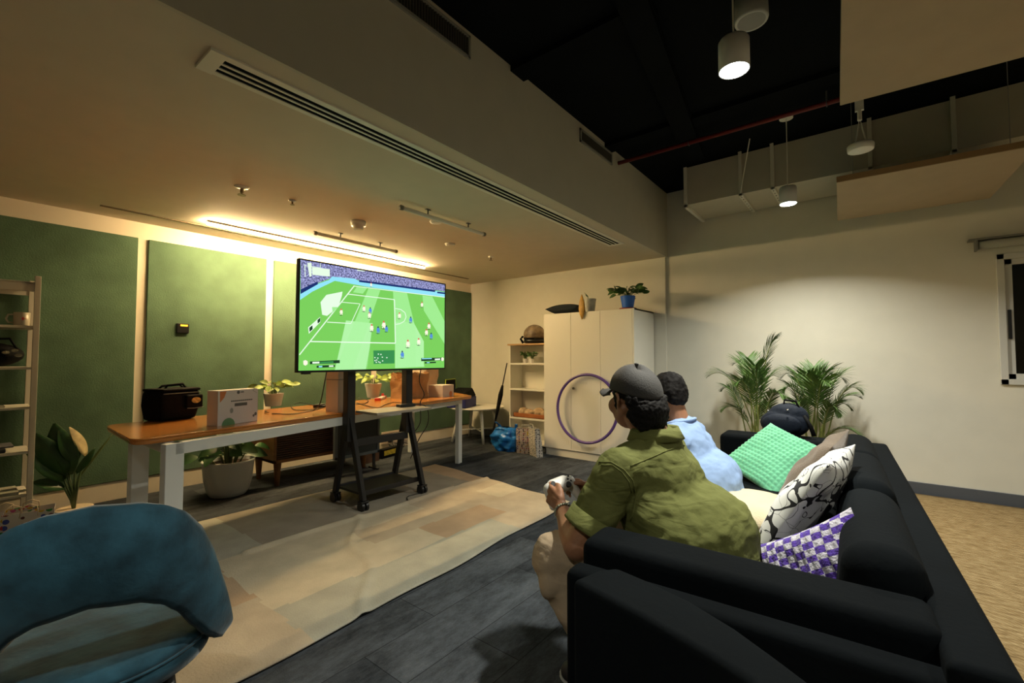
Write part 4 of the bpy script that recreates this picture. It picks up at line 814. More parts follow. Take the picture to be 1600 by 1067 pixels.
p = ony(922, 484, 4.87); c = V((p.x, 4.87, zt)); t = thing('flower_pot', 'white pot with a thin bare sprout on top of the cabinet', 'potted plant', c)
b = MB(); b.lathe(c, [(.055, 0), (.075, .16), (.07, .16), (.055, .06)], 28); b.build('pot', mat('pot_marble', (.60, .60, .56), .35, var=.25, vscale=14), t, smooth=False, bevel=.002)
b = MB(); b.lathe(c, [(.066, .13), (.066, .134)], 18); b.build('soil', m_soil, t)
b = MB(); b.tube([c+V((-.02, 0, .13)), c+V((-.03, 0, .20)), c+V((-.075, 0, .245))], [.004, .004, .002], 8); leaf(b, c+V((-.03, 0, .19)), (-1, 0, 1), (0, -1, 0), .06, .02); b.build('sprout', m_leafd, t, smooth=True)
p = ony(909.5, 484, 4.735); c = V((p.x, 4.73, 1.80)); t = thing('yellow_ornament', 'narrow yellow pointed ornament hanging over the top edge of the cabinet', 'ornament', c)
b = MB(); b.lathe(c, [(.004, -.13), (.03, -.07), (.045, .0), (.035, .08), (.004, .17)], 20, sx=1, sy=.3); b.build('body', mat('mustard', (.50, .27, .04), .5, var=.2, vscale=20), t, smooth=True)
p = ony(981, 479, 4.9); pot_plant('pothos_plant', 'green trailing plant in bright blue pot on the right of the cabinet top', (p.x, 4.9, zt+.018), .062, .085, .14, mat('blue_pot', (.02, .13, .62), .4), m_leaf, 46, .10, .17, .13, 21, trail=.06)
b = MB(); b.lathe((p.x, 4.9, zt), [(.085, 0), (.10, .018), (.09, .018)], 28); tag(b.build('saucer', mat('terracotta', (.35, .07, .04), .6), bevel=.002), 'red saucer under the blue pot on the cabinet', 'saucer')
# ================================================================== PALMS
m_palm = mat('palm_green', (.085, .17, .035), .5, var=.45, vscale=7)
m_palms = mat('palm_stem', (.20, .24, .06), .5)
def palm(px, lab, tips, Y=4.95, seed=1):
    rnd = random.Random(seed); p = ony(px, 690, Y); c = V((p.x, Y, 0)); t = thing('areca_palm', lab, 'palm', c)
    b = MB(); b.lathe(c, [(.10, 0), (.14, .24), (.13, .24), (.12, .2)], 28); b.build('pot', m_pot, t, bevel=.003)
    b = MB(); b.lathe(c, [(.128, .205), (.128, .212)], 20); b.build('soil', m_soil, t)
    for i, (tx, ty, dy, arch) in enumerate(tips):
        e = ony(tx, ty, Y+dy); a = rnd.uniform(0, 6.28); s = c+V((math.cos(a)*.05, math.sin(a)*.05, .2))
        d = e-s; k1 = s+V((d.x*.12, d.y*.12, d.z*(.55+arch*.2))); k2 = s+V((d.x*.55, d.y*.55, d.z*(1.0+arch)))
        B = lambda q: (1-q)**3*s+3*(1-q)**2*q*k1+3*(1-q)*q*q*k2+q**3*e
        b = MB(); n = 26; pts = [B(k/n) for k in range(n+1)]; b.tube(pts, [.008-.0062*k/n for k in range(n+1)], 6, mi=1)
        L = d.length; m = 30
        for k in range(m):
            q = .42+.58*(k+.5)/m; o = B(q); tg = (B(min(1, q+.01))-B(q-.01)).normalized(); sd = tg.cross(V((0, 0, 1))); sd = sd.normalized() if sd.length > .1 else V((1, 0, 0)); uu = sd.cross(tg)
            ll = (.20 if L > .8 else .15)*math.sin(PI*min(1, .18+.80*(k+.5)/m))**.7*rnd.uniform(.85, 1.1)
            for sg in (-1, 1):
                dr = (sd*sg*(.85-.5*(k/m))+tg*(.6+.5*k/m)+uu*.25+V((rnd.uniform(-.08, .08), rnd.uniform(-.08, .08), 0))).normalized()
                leaf(b, o, dr, uu, ll, .013, .30, 4, 0, .1)
        b.build('frond', [m_palm, m_palms], t, smooth=True)
    return t
palm(1180, 'leafy green palm on the left behind the sofa, with the tallest upright frond',
     [(1212, 530, .0, .0), (1107, 588, -.1, .22), (1148, 568, .05, .1), (1213, 588, .1, .1), (1128, 642, -.2, .35), (1128, 610, .1, .25), (1224, 622, -.25, .3), (1180, 572, -.2, .05), (1168, 560, .25, .05), (1205, 640, .2, .4), (1152, 600, -.3, .2), (1190, 590, -.1, .1)], seed=3)
palm(1275, 'leafy green palm on the right behind the sofa, lower and bushier',
     [(1222, 590, .0, .25), (1225, 612, -.15, .3), (1347, 615, -.1, .30), (1345, 622, .15, .2), (1350, 688, -.15, .75), (1272, 574, .1, .02), (1297, 584, -.1, .1), (1245, 588, .2, .1), (1318, 594, .1, .2), (1310, 650, -.2, .5), (1240, 640, -.3, .4), (1260, 585, -.2, .05), (1330, 640, .2, .4), (1290, 600, -.25, .2)], seed=8)

# ================================================================== SOFA
def velvet(name, col, rough=.8, sheen=.5, var=.12, vs=5):
    return mat(name, col, rough, sheen=sheen, var=var, vscale=vs, bump=.12, bscale=60, spec=.08)
m_sofa = velvet('black_velvet', (.0034, .0050, .0064), .9, .0)
m_sofa2 = velvet('charcoal_velvet', (.0042, .0060, .0075), .9, .0)
SA = .045; MS = TR((.205, 1.165, 0), SA)
t = thing('sofa', 'long black fabric sofa on which the two people sit', 'sofa', (-.3, 2.5, 0))
def sb(x0, x1, y0, y1, z0, z1, name, m=None, bev=.03, sg=4): b = MB(MS); b.bb(x0, x1, y0, y1, z0, z1); return b.build(name, m or m_sofa, t, bevel=bev, seg=sg)
sb(-.90, -.02, .03, 2.67, .10, .26, 'base')
sb(-.105, 0, 0, 2.70, .08, .645, 'back_frame', bev=.022)
sb(-.905, -.02, .0, .085, .08, .60, 'side_panel', bev=.025)
sb(-.90, -.09, .087, .26, .10, .658, 'armrest', bev=.035)
sb(-.97, -.09, 2.44, 2.69, .10, .655, 'armrest', bev=.035)
yy = [.262, .985, 1.71, 2.438]
for k in range(3):
    sb(-.89, -.26, yy[k]+.003, yy[k+1]-.003, .262, .445, 'seat_cushion', bev=.045)
    y0, y1 = yy[k], yy[k+1]; hgt = (.735, .745, .735)[k]
    b = MB(MS @ TR((-.195, (y0+y1)/2, .432), ry=.09)); L = (y1-y0)/2-.003; b.bb(-.088, .088, -L, L, 0, hgt-.432)
    for v_ in b.bm.verts: pass
    b.build('back_cushion', m_sofa2, t, bevel=.078, seg=9)
for x, y in ((-.82, .08), (-.08, .08), (-.82, 2.6), (-.08, 2.6)):
    b = MB(MS); b.cyl((x, y, 0), (x, y, .1), .018, .025, 12); b.build('foot', m_black, t, smooth=True)
# tub armchair next to the sofa, in front of the camera
t = thing('armchair', 'black armchair with broad curved arm side by side with the sofa', 'armchair', (-.2, .6, 0))
def edge(pts, z): return [(p.x, p.y) for p in (onz(x, y, z) for x, y in pts)]
ZA = .622
eo = edge(((935, 889), (965, 886), (1010, 905), (1080, 938), (1150, 980), (1210, 1023), (1268, 1066)), ZA)
ei = edge(((893, 906), (1000, 962), (1100, 1020), (1170, 1062)), ZA)
pl_ = eo + [(.02, .86), (.08, .70), (.10, .5), (-.03, .5), (-.05, .62)] + ei[::-1]
b = MB(); b.prism(pl_, .10, ZA+.002); b.build('arm_and_back', m_sofa2, t, bevel=.018, seg=4, ang=50)
b = MB(); b.prism([(-.03, .5), (.10, .5), (.12, .25), (.05, .08), (-.3, .05), (-.68, .05), (-.68, .20), (-.12, .20), (-.03, .32)], .10, .50); b.build('far_arm', m_sofa2, t, bevel=.02, seg=4, ang=50)
b = MB(); b.prism([(-.62, .21), (-.13, .21), (-.05, .40), (-.07, .58), (-.22, .76), (-.62, .97)], .12, .43); b.build('seat_cushion', m_sofa, t, bevel=.04, seg=4, ang=50)
for x, y in ((-.6, .15), (-.6, 1.02), (0, .2), (0, .7)):
    b = MB(); b.cyl((x, y, 0), (x, y, .11), .018, .024, 12); b.build('foot', m_black, t, smooth=True)
# ---- cushions
def frame(c, ex, ey): ex = V(ex).normalized(); ey = (V(ey)-ex*V(ey).dot(ex)).normalized(); ez = ex.cross(ey); M = Matrix((ex, ey, ez)).transposed().to_4x4(); M.translation = V(c); return M
m_mint = mat('mint_fabric', (.19, .60, .36), .85, sheen=.3, var=.06, vscale=8)
def pillow(M, w_, h_, th, m, name, lab, n=26, mi=None, smooth=True, **k):
    b = cushion(M, w_, h_, th, m, n=n, **k)
    if mi:
        Mi = M.inverted()
        for f in b.bm.faces: q = Mi @ f.calc_center_median(); f.material_index = mi(q.x/w_+.5, q.y/h_+.5, q.z)
    return tag(b.build(name, m, smooth=smooth), lab, 'cushion')
# mint green popcorn cushion propped on its corner against the far arm
pt_, pl_, pb_, pr_ = ony(1218, 668, 3.42), ony(1143, 713, 3.22), ony(1207, 774, 2.98), ony(1264, 712, 3.20)
cc = (pt_+pb_)/2*.5+(pl_+pr_)/2*.5
ex = ((pt_-pl_)+(pr_-pb_)); ey = ((pt_-pr_)+(pl_-pb_)); 
bump_ = lambda x, y: .009*abs(math.sin((x+1)*PI*8.0))*abs(math.sin((y+1)*PI*8.0))**1.0
pillow(frame(cc+V((0, .0, 0)), ex, ey), .45, .43, .12, m_mint, 'mint_cushion', 'mint green bobbled cushion standing on its corner against the far sofa arm', n=96, dimple=bump_, wrk=.012)
# brown, white patterned, purple and cream cushions
def lean(c, yaw, tilt, roll=0.):       # cushion face normal starts at +Z of its own frame: local x runs along the sofa, y up the back
    R = Rz(yaw) @ Matrix.Rotation(tilt, 4, 'Y') @ Matrix.Rotation(roll, 4, 'X'); return Matrix.Translation(c) @ R
m_brown = mat('brown_cloth', (.17, .13, .095), .9, sheen=.25, var=.12, vscale=9, bump=.5, bscale=160)
pillow(frame((-.235, 2.68, .635), (.10, 1, .05), (.55, .0, .84)), .46, .46, .13, m_brown, 'brown_cushion', 'taupe brown corduroy cushion leaning on the back behind the patterned one', wrk=.02)
def ink_mat():
    m = bpy.data.materials.new('ink_branches'); m.use_nodes = True; N = m.node_tree.nodes; L = m.node_tree.links; b = N['Principled BSDF']; b.inputs['Roughness'].default_value = .8
    tc = N.new('ShaderNodeTexCoord'); nz = N.new('ShaderNodeTexNoise'); nz.inputs['Scale'].default_value = 4.5; L.new(tc.outputs['Object'], nz.inputs['Vector'])
    ad = N.new('ShaderNodeMix'); ad.data_type = 'RGBA'; ad.inputs[0].default_value = .30; L.new(tc.outputs['Object'], ad.inputs[6]); L.new(nz.outputs['Color'], ad.inputs[7])
    out = None
    for sc, th in ((5.2, .019), (13, .008)):
        v = N.new('ShaderNodeTexVoronoi'); v.feature = 'DISTANCE_TO_EDGE'; v.inputs['Scale'].default_value = sc; L.new(ad.outputs[2], v.inputs['Vector'])
        n = N.new('ShaderNodeTexNoise'); n.inputs['Scale'].default_value = 9; L.new(tc.outputs['Object'], n.inputs['Vector'])
        mm = N.new('ShaderNodeMath'); mm.operation = 'MULTIPLY'; mm.inputs[1].default_value = th*2.2; L.new(n.outputs['Fac'], mm.inputs[0])
        lt = N.new('ShaderNodeMath'); lt.operation = 'LESS_THAN'; L.new(v.outputs['Distance'], lt.inputs[0]); L.new(mm.outputs[0], lt.inputs[1])
        if out: mx_ = N.new('ShaderNodeMath'); mx_.operation = 'MAXIMUM'; L.new(out, mx_.inputs[0]); L.new(lt.outputs[0], mx_.inputs[1]); out = mx_.outputs[0]
        else: out = lt.outputs[0]
    mx = N.new('ShaderNodeMix'); mx.data_type = 'RGBA'; mx.inputs[6].default_value = (.72, .73, .72, 1); mx.inputs[7].default_value = (.012, .012, .014, 1); L.new(out, mx.inputs[0]); L.new(mx.outputs[2], b.inputs['Base Color']); return m
pillow(frame((-.215, 2.17, .625), (.12, 1, -.0), (.53, .0, .85)), .52, .50, .14, ink_mat(), 'patterned_cushion', 'white cushion with black branching line pattern leaning on the sofa back', wrk=.02, n=36)
m_pur = mat('purple_yarn', (.10, .045, .40), .9, sheen=.3, bump=.5, bscale=120); m_pw = mat('white_yarn', (.66, .64, .74), .9, sheen=.3, bump=.5, bscale=120)
def chk(u, v_, z): i = int(u*11); j = int(v_*20); return (i + j) % 2
px_ = V((.26, -.10, .20)).normalized(); py_ = V((.0, .25, .95)); py_ = (py_-px_*py_.dot(px_)).normalized(); pc = ony(1327, 800, 1.74)
pillow(frame(pc-px_*.185-py_*.185, px_, py_), .39, .39, .09, [m_pur, m_pw], 'checked_cushion', 'purple and white chequered knitted cushion beside the near armrest', n=88, mi=chk, dimple=lambda x, y: .004*abs(math.sin((x+1)*PI*7)), wrk=.008)
pillow(frame((-.46, 2.33, .505), (1, .12, .03), (-.1, 1, .02)), .40, .46, .13, mat('cream_cloth', (.62, .53, .36), .85, var=.04, bump=.3, bscale=150), 'cream_cushion', 'plain cream cushion lying flat on the sofa seat between the people and the back', wrk=.012)
q = onz(1203, 1042, .60)
qx, qy = V((.72, .15, .68)).normalized(), V((-.66, .30, .68)).normalized(); qn = qx.cross(qy); qy = qn.cross(qx).normalized(); q = q-(qx+qy)*.115
pillow(frame(q, qx, qy), .25, .25, .08, mat('beige_cloth', (.45, .37, .30), .9, bump=.4, bscale=120), 'beige_cushion', 'beige cushion whose corner shows at the bottom edge in the armchair')
# dark phone/pouch on the seat
b = MB(MS @ TR((-.30, .62, .452), .4, rx=.1)); b.bb(-.05, .05, -.08, .08, 0, .03); tag(b.build('wallet', m_bag, bevel=.008, seg=3), 'small black wallet lying on the sofa seat behind the man in green', 'wallet')
# ---- backpack on the far arm
c = ony(1226, 677, 3.74); c = V((c.x, 3.74, .655)); t = thing('backpack', 'rounded dark navy backpack resting on the far arm of the sofa', 'backpack', c)
m_navy = mat('navy_nylon', (.010, .016, .030), .75, bump=.6, bscale=22, spec=.2)
b = MB(); b.ell(c+V((0, 0, .085)), (.155, .10, .10), n=20, m=12); b.ell(c+V((.02, .03, .13)), (.13, .10, .10), n=20, m=12); fuse('body', b, m_navy, t, .008, 6)
b = MB(); b.ell(c+V((-.01, -.055, .085)), (.125, .06, .075), n=20, m=12); b.build('front_pocket', m_navy, t, smooth=True)
b = MB(); b.tube([c+V((.0, 0, .21)), c+V((.0, .02, .25)), c+V((.07, .02, .245)), c+V((.09, 0, .2))], .008, 8); b.build('handle', m_bag, t, smooth=True)
b = MB()
for x, z in ((-.09, .175), (.03, .19)): b.ell(c+V((x, -.075, z)), (.008, .005, .006), n=8, m=5)
b.build('zip_pull', mat('chrome', (.7, .7, .72), .2, 1.), t, smooth=True)
b = MB(); b.tube([c+V((.12, -.02, .15)), c+V((.16, -.04, .08)), c+V((.18, -.05, .02))], .014, 8); b.build('strap', m_bag, t, smooth=True)

# ================================================================== BLUE CHAIR
m_teal = mat('teal_velvet', (.020, .068, .100), .8, sheen=.3, var=.42, vscale=13, bump=.15, bscale=50, spec=.2)
CC = V((-1.64, .302, 0)); FA = PI      # centre of the seat, facing the television wall
t = thing('velvet_chair', 'teal blue velvet chair with curved back at the left front', 'chair', CC)
def cp(phi, r, z): a = FA+PI+phi; return V((CC.x+r*math.cos(a), CC.y+r*math.sin(a), z))      # phi = 0 at the middle of the back
def tab(d, T):
    d = min(abs(d), T[-1][0])
    for (a, x), (c, y) in zip(T, T[1:]):
        if d <= c: q = (d-a)/(c-a); return x+(y-x)*(q*q*(3-2*q)*.3+q*.7)
TOPZ = ((0, .865), (18, .855), (28, .840), (38, .812), (48, .762), (58, .69), (68, .60), (76, .52), (82, .46))
BOTZ = ((0, .642), (18, .625), (28, .600), (38, .557), (48, .497), (58, .447), (68, .412), (76, .39), (82, .385))
def shell(u, v_, off):
    s = (u*2-1); d = s*82; top = tab(d, TOPZ); bot = tab(d, BOTZ)
    return math.radians(d-17), .262+.014*math.sin(PI*v_)+off, bot+(top-bot)*v_
b = MB()
NU, NV = 60, 14; loops = []
for i in range(NU+1):
    u = i/NU; ring = []
    th = .024*(1-.25*abs(2*u-1))
    for j in range(NV+1): ph, r, z = shell(u, j/NV, th*max(.0, math.sin(PI*(.08+.84*j/NV)))**.5); ring.append(cp(ph, r, z))
    for j in range(NV, -1, -1): ph, r, z = shell(u, j/NV, -th*max(.0, math.sin(PI*(.08+.84*j/NV)))**.5); ring.append(cp(ph, r, z))
    loops.append(ring)
b.loft(loops); b.build('backrest', m_teal, t, smooth=True)
b = MB(); b.lathe((CC.x, CC.y, 0), [(.10, .37), (.215, .375), (.235, .385), (.243, .41), (.244, .438)], 56); b.build('seat_base', m_teal, t, smooth=True)
b = MB(); b.lathe((CC.x, CC.y, 0), [(.244, .436), (.241, .455), (.226, .468), (.18, .476), (.02, .48)], 56); b.build('seat', m_teal, t, smooth=True)
b = MB(); b.tube([(CC.x+.2455*x, CC.y+.2455*y, .438) for x, y in circ(64)], .0035, 6, closed=True); b.build('piping', m_teal, t, smooth=True)
for a in (35, 125, 215, 305):
    a = math.radians(a)+FA; u = V((math.cos(a), math.sin(a), 0)); b = MB(); b.tube([CC+u*.17+V((0, 0, .38)), CC+u*.24], [.018, .010], 12); b.build('leg', m_black, t, smooth=True)
# ================================================================== PEOPLE
def lum(n, c, **k): return mat(n, c, **k)
m_skin = mat('skin_brown', (.36, .17, .09), .5, var=.08, vscale=20, bump=.1, bscale=120)
m_hair = mat('hair_black', (.006, .005, .005), .75, bump=.4, bscale=55, spec=.18)
m_shoe = mat('shoe_dark', (.02, .02, .022), .5)
def headshapes(b):      # own frame: x forward, y to the left, z up, origin at the centre of the skull
    b.ell((-.008, 0, .02), (.102, .078, .095), n=20, m=14); b.ell((.026, 0, -.050), (.066, .070, .078), n=18, m=12)
    b.ell((.052, 0, -.088), (.036, .038, .03), n=14, m=8)                      # chin
    b.cap((.03, .045, -.07), (-.02, .062, -.04), .022, .022); b.cap((.03, -.045, -.07), (-.02, -.062, -.04), .022, .022)   # jaw
    b.cap((.088, 0, .005), (.099, 0, -.03), .008, .012, 10)                    # nose
    b.ell((.098, .012, -.036), (.012, .009, .008), n=8, m=6); b.ell((.098, -.012, -.036), (.012, .009, .008), n=8, m=6)
    b.ell((.085, 0, -.062), (.013, .024, .007), n=10, m=6); b.ell((.083, 0, -.072), (.013, .021, .007), n=10, m=6)      # lips
    b.ell((.084, .03, .028), (.014, .025, .009), n=10, m=6); b.ell((.084, -.03, .028), (.014, .025, .009), n=10, m=6)   # brow
    b.ell((.058, .048, -.036), (.034, .027, .034), n=12, m=8); b.ell((.058, -.048, -.036), (.034, .027, .034), n=12, m=8) # cheeks
    for s in (-1, 1):
        b.tube([(-.000, s*.076, .010), (-.008, s*.090, .024), (-.026, s*.098, .021), (-.033, s*.096, -.002), (-.020, s*.088, -.027), (-.004, s*.078, -.038)], [.006, .0075, .0075, .0065, .0075, .007], 8)
        b.ell((-.013, s*.079, -.006), (.015, .009, .024), n=10, m=6)
def hand(b, M, sgn, curl=1., spread=.0):
    """own frame: x towards the finger tips, z out of the back of the hand, thumb on the y*sgn side"""
    old = b.M; b.M = M
    b.cap((.0, 0, 0), (.03, 0, 0), .026, .028, 14, fl=((0, 0, 1), .72))
    for k, (y, L) in enumerate(((.030, .072), (.010, .080), (-.010, .075), (-.029, .060))):
        y *= sgn; r = (.0098, .0102, .0098, .0088)[k]
        b.cap((.01, y*.75, 0), (.082-.006*abs(k-1), y, 0), .014, .0115, 12)
        p = V((.082-.006*abs(k-1), y, 0)); a = 0
        for j, f in enumerate((.45, .30, .25)):
            a += (.55, .75, .55)[j]*curl*(1+.08*k); q = p+V((math.cos(a)*L*f, sgn*spread*(1.5-k)*.006, -math.sin(a)*L*f)); b.cap(p, q, r, r*.93, 10); p = q; r *= .93
    b.cap((.005, .016*sgn, -.004), (.035, .040*sgn, -.012), .017, .0145, 12); b.cap((.035, .040*sgn, -.012), (.060, .046*sgn, -.022), .0125, .0115, 10); b.cap((.060, .046*sgn, -.022), (.082, .038*sgn, -.030), .0115, .0098, 10)
    b.M = old
def dirframe(o, x, z): return frame(o, x, V(z).cross(V(x)))
def seams(so, t, m):
    from mathutils.bvhtree import BVHTree
    W = wmat(so); bv = BVHTree.FromPolygons([W @ v.co for v in so.data.vertices], [tuple(p.vertices) for p in so.data.polygons])
    for pts in ([(985, 728), (1000, 722), (1020, 714), (1040, 705), (1060, 698), (1078, 692)], [(936, 722), (955, 722), (975, 734), (988, 750), (994, 775), (990, 800), (984, 818)], [(940, 727), (957, 727), (972, 738), (983, 753), (988, 775)]):
        out = []
        for i in range(len(pts)-1):
            for k in range(4):
                x = pts[i][0]+(pts[i+1][0]-pts[i][0])*k/4; y = pts[i][1]+(pts[i+1][1]-pts[i][1])*k/4; r = ray(x, y).normalized(); h = bv.ray_cast(CAM, r)
                if h[0]: out.append(h[0]+h[1]*.0005)
        if len(out) > 3: b = MB(); b.tube(out, .0026, 6); b.build('seam', m, t, smooth=True)
def person(lab, loc, H, sh, el, wr, hip, kn, an, neck, chest, belly, mats, voxel=.0045, big=1., hands=None, cap_=False, hood=None, sl=.62):
    """H head matrix; sh, el, wr, hip, kn, an = (near, far) joints"""
    t = thing('person', lab, 'person', loc)
    shirt_m, pant_m = mats; v2 = V
    b = MB(H); headshapes(b); b.M = Matrix.Identity(4); hc = H.translation
    nb = H @ V((-.03, 0, -.06)); b.cap(nb, neck, .054*big, .060*big, 18)
    b.cap(neck, chest, .055, .09); b.cap(chest, belly, .11, .12)
    for k in (0, 1):
        b.cap(neck+(V(sh[k])-neck)*.3+V((0, 0, -.03)), sh[k], .035, .05); b.cap(sh[k], el[k], .052*big, .046*big, 16); b.cap(el[k], V(el[k])+(V(wr[k])-V(el[k]))*.35, .047*big, .045*big, 16); b.cap(V(el[k])+(V(wr[k])-V(el[k]))*.35, wr[k], .045*big, .028, 16, )
        if hands: hand(b, hands[k][0], hands[k][1], hands[k][2])
        b.cap(belly, hip[k], .09, .08); b.cap(hip[k], kn[k], .075, .06); b.cap(kn[k], an[k], .055, .035); b.cap(V(an[k])+V((.02, 0, -.03)), V(an[k])+V((0, 0, .05)), .035, .035, 12)
    fuse('body', b, m_skin, t, voxel, 5)
    # eyes
    b = MB(H); 
    for s in (-1, 1): b.ell((.083, s*.03, .008), (.012, .013, .010), n=12, m=8)
    b.build('eyes', mat('eye_white', (.7, .68, .64), .2), t, smooth=True)
    # shirt
    b = MB(); up = V((0, 0, 1)); w_ = V((0, 1, 0))
    for p0, p1, r0, r1, f in ((chest, belly, .135*big, .15*big, 1.30), (belly, (V(hip[0])+V(hip[1]))/2+V((.02, 0, .06)), .155*big, .155*big, 1.28)): b.cap(p0, p1, r0, r1, 24, fl=(w_, f))
    b.cap(neck+V((.02, 0, -.05)), chest, .085*big, .12*big, 20, fl=(w_, 1.25))
    for k in (0, 1):
        b.cap(neck+V((.015, 0, -.045)), sh[k], .062*big, .068*big, 18); b.cap(chest, sh[k], .11*big, .075*big, 18)
        b.cap(V(chest)+(V(sh[k])-V(chest))*.35+V((0, 0, -.06)), V(hip[k])+V((-.045, (-.025 if k == 0 else .025), .055)), .12*big, .130*big, 20)
        e = V(sh[k])+(V(el[k])-V(sh[k]))*sl; b.cap(sh[k], e, .076*big, .074*big, 20)
    b.cap((V(hip[0])+V(hip[1]))/2+V((.03, 0, .05)), (V(hip[0])+V(hip[1]))/2+V((.035, 0, -.01)), .140*big, .150*big, 20, fl=(w_, 1.5))
    so = fuse('shirt', b, shirt_m, t, .009, 5, disp=(.07, .024))
    if cap_: seams(so, t, shirt_m)
    b = MB()
    n0 = V(neck)+V((.008, 0, .022)); ax = (V(neck)-V(chest)).normalized(); a1 = ax.orthogonal().normalized(); a1 = V((0, 1, 0)); a2 = ax.cross(a1).normalized(); rings = []
    for q, r in ((-.050, .094), (-.02, .082), (.006, .080), (.010, .087), (-.014, .096), (-.036, .106)): rings.append([n0+ax*q+(a1*cx+a2*cy*1.0)*r*big*.93 for cx, cy in circ(28)])
    if cap_: b.loft(rings, cap=False); b.build('collar', shirt_m, t, smooth=True, solid=.003)
    else: b.tube([n0+ax*-.02+(a1*cx+a2*cy)*.077*big for cx, cy in circ(30)], .008, 8, closed=True); b.build('collar', shirt_m, t, smooth=True)
    for k in (0, 1):
        d = (V(el[k])-V(sh[k])).normalized(); e = V(sh[k])+(V(el[k])-V(sh[k]))*(sl+.13); o1 = d.orthogonal().normalized(); o2 = d.cross(o1); rings = []
        for q, r in ((-.05, .079), (.0, .080), (.008, .083), (.008, .077), (-.03, .07)): rings.append([e+d*q+(o1*cx+o2*cy)*r*big for cx, cy in circ(28)])
        b = MB(); b.loft(rings, cap=False); b.build('sleeve_cuff', shirt_m, t, smooth=True, solid=.002)
    # trousers
    b = MB(); hm = (V(hip[0])+V(hip[1]))/2
    b.cap(V(hip[0]), V(hip[1]), .135*big, .135*big, 22)
    for k in (0, 1):
        b.cap(hip[k], kn[k], .098*big, .086*big, 22); b.cap(kn[k], V(kn[k])+(V(an[k])-V(kn[k]))*.5, .088*big, .076*big, 20); b.cap(V(kn[k])+(V(an[k])-V(kn[k]))*.5, V(an[k])+V((0, 0, .05)), .074*big, .060, 20)
        kk = V(kn[k]); b.cap(kk+V((.02, -.05, -.075)), kk+V((.03, .05, -.09)), .06, .06, 12)
    if not cap_: pass
    fuse('trousers', b, pant_m, t, .009, 4, disp=(.08, .020))
    for k in (0, 1):
        a = V(an[k]); b = MB(); b.cap((a.x+.035, a.y, .048), (a.x-.12, a.y+.01*(1 if k else -1), .038), .042, .036, 16, fl=((0, 1, 0), 1.05)); b.cap((a.x, a.y, .05), (a.x, a.y, .09), .042, .04, 14); so_ = fuse('shoe', b, m_shoe, t, .008, 3)
        b = MB(); b.loft([[(a.x-.045+.125*cx, a.y+.046*cy, z) for cx, cy in circ(24)] for z in (0, .018)]); b.build('shoe_sole', mat('sole', (.5, .5, .48), .6), t)
    return t
def headM(c, yaw, pitch, roll=0.):       # yaw 0 faces -X; positive yaw turns towards +Y ; pitch > 0 looks down
    return Matrix.Translation(c) @ Rz(PI-yaw) @ Matrix.Rotation(pitch, 4, 'Y') @ Matrix.Rotation(roll, 4, 'X')
m_olive = mat('olive_cloth', (.135, .145, .045), .85, var=.10, vscale=7, bump=.15, bscale=60, spec=.15)
m_khaki = mat('khaki_cloth', (.46, .35, .23), .85, var=.05, vscale=6, bump=.15, bscale=60)
m_sky = mat('light_blue_cloth', (.25, .37, .62), .85, var=.05, vscale=6, bump=.12, bscale=60)
m_jean = mat('dark_trousers', (.04, .045, .06), .85)
fold_bump(m_olive, 6, (1, 1, 2.6), .25, .014); fold_bump(m_khaki, 6, (1, 1, 2.0), .2, .012); fold_bump(m_sky, 5, (1, 1, 2), .15, .012)
# ---- man in green
H1 = headM(V((-.752, 1.75, 1.040)), math.radians(30), math.radians(-3))
WR = (V((-.985, 1.575, .598)), V((-.955, 1.80, .600)))
CT = V((-1.058, 1.675, .650))            # game pad
hn = dirframe(WR[0]+V((-.012, .004, .012)), (-.86, .28, .30), (-.30, -.80, .10)); hf = dirframe(WR[1]+V((-.012, -.004, .012)), (-.90, -.38, .35), (-.2, .8, .35))
p1 = person('man in olive green shirt, grey cap and khaki trousers leaning forward on the sofa', (-.5, 1.75, 0), H1,
    (V((-.725, 1.545, .790)), V((-.69, 1.955, .80))), (V((-.835, 1.435, .53)), V((-.70, 2.08, .54))), WR,
    (V((-.50, 1.64, .50)), V((-.50, 1.87, .50))), (V((-.965, 1.50, .435)), V((-.96, 1.98, .44))), (V((-.78, 1.50, .09)), V((-.78, 2.0, .09))),
    V((-.675, 1.75, .90)), V((-.665, 1.75, .765)), V((-.60, 1.75, .61)), (m_olive, m_khaki), big=1.10, cap_=True,
    hands=((hn, -1, .95), (hf, 1, .95)))
def hairset(t, H, parts, name='hair', vox=.006, dz=(.018, .02)):
    b = MB(H)
    for c, r in parts: b.ell(c, r, n=16, m=12)
    fuse(name, b, m_hair, t, vox, 2, disp=dz)
# cap
b = MB(H1)
def capf(off):
    def g(u, v_):
        a = u*2*PI; e = v_*PI/2; base = .012-.018*math.cos(a); z0 = .030+base*.0-.022*max(0, -math.cos(a))
        q = math.cos(e)**.86; return (-.012+(.120+off)*math.cos(a)*q, (.094+off)*math.sin(a)*q, z0+.004+(.104+off)*math.sin(e))
    return g
b.grid(capf(0), 48, 16); bmesh.ops.remove_doubles(b.bm, verts=b.bm.verts, dist=.0005); m_cap = mat('cap_grey', (.050, .048, .046), .85, var=.06, bump=.2, bscale=160)
b.build('cap', m_cap, p1, smooth=True, solid=.003)
b = MB(H1)
def brim(u, v_): a = (u-.5)*2*math.radians(62); q = v_; x = .106*math.cos(a)*.98+q*(.100*math.cos(a*.9)); y = (.090+.004*q)*math.sin(a); return (x, y*(1-.06*q), .026-.006*q-.020*(math.sin(a))**2-.008*q*q)
b.grid(brim, 24, 8); b.build('cap_brim', m_cap, p1, smooth=True, solid=.006)
b = MB(H1); b.ell((-.012, 0, .1395), (.009, .009, .005), n=12, m=6); b.build('cap_button', m_cap, p1, smooth=True)
b = MB(H1)
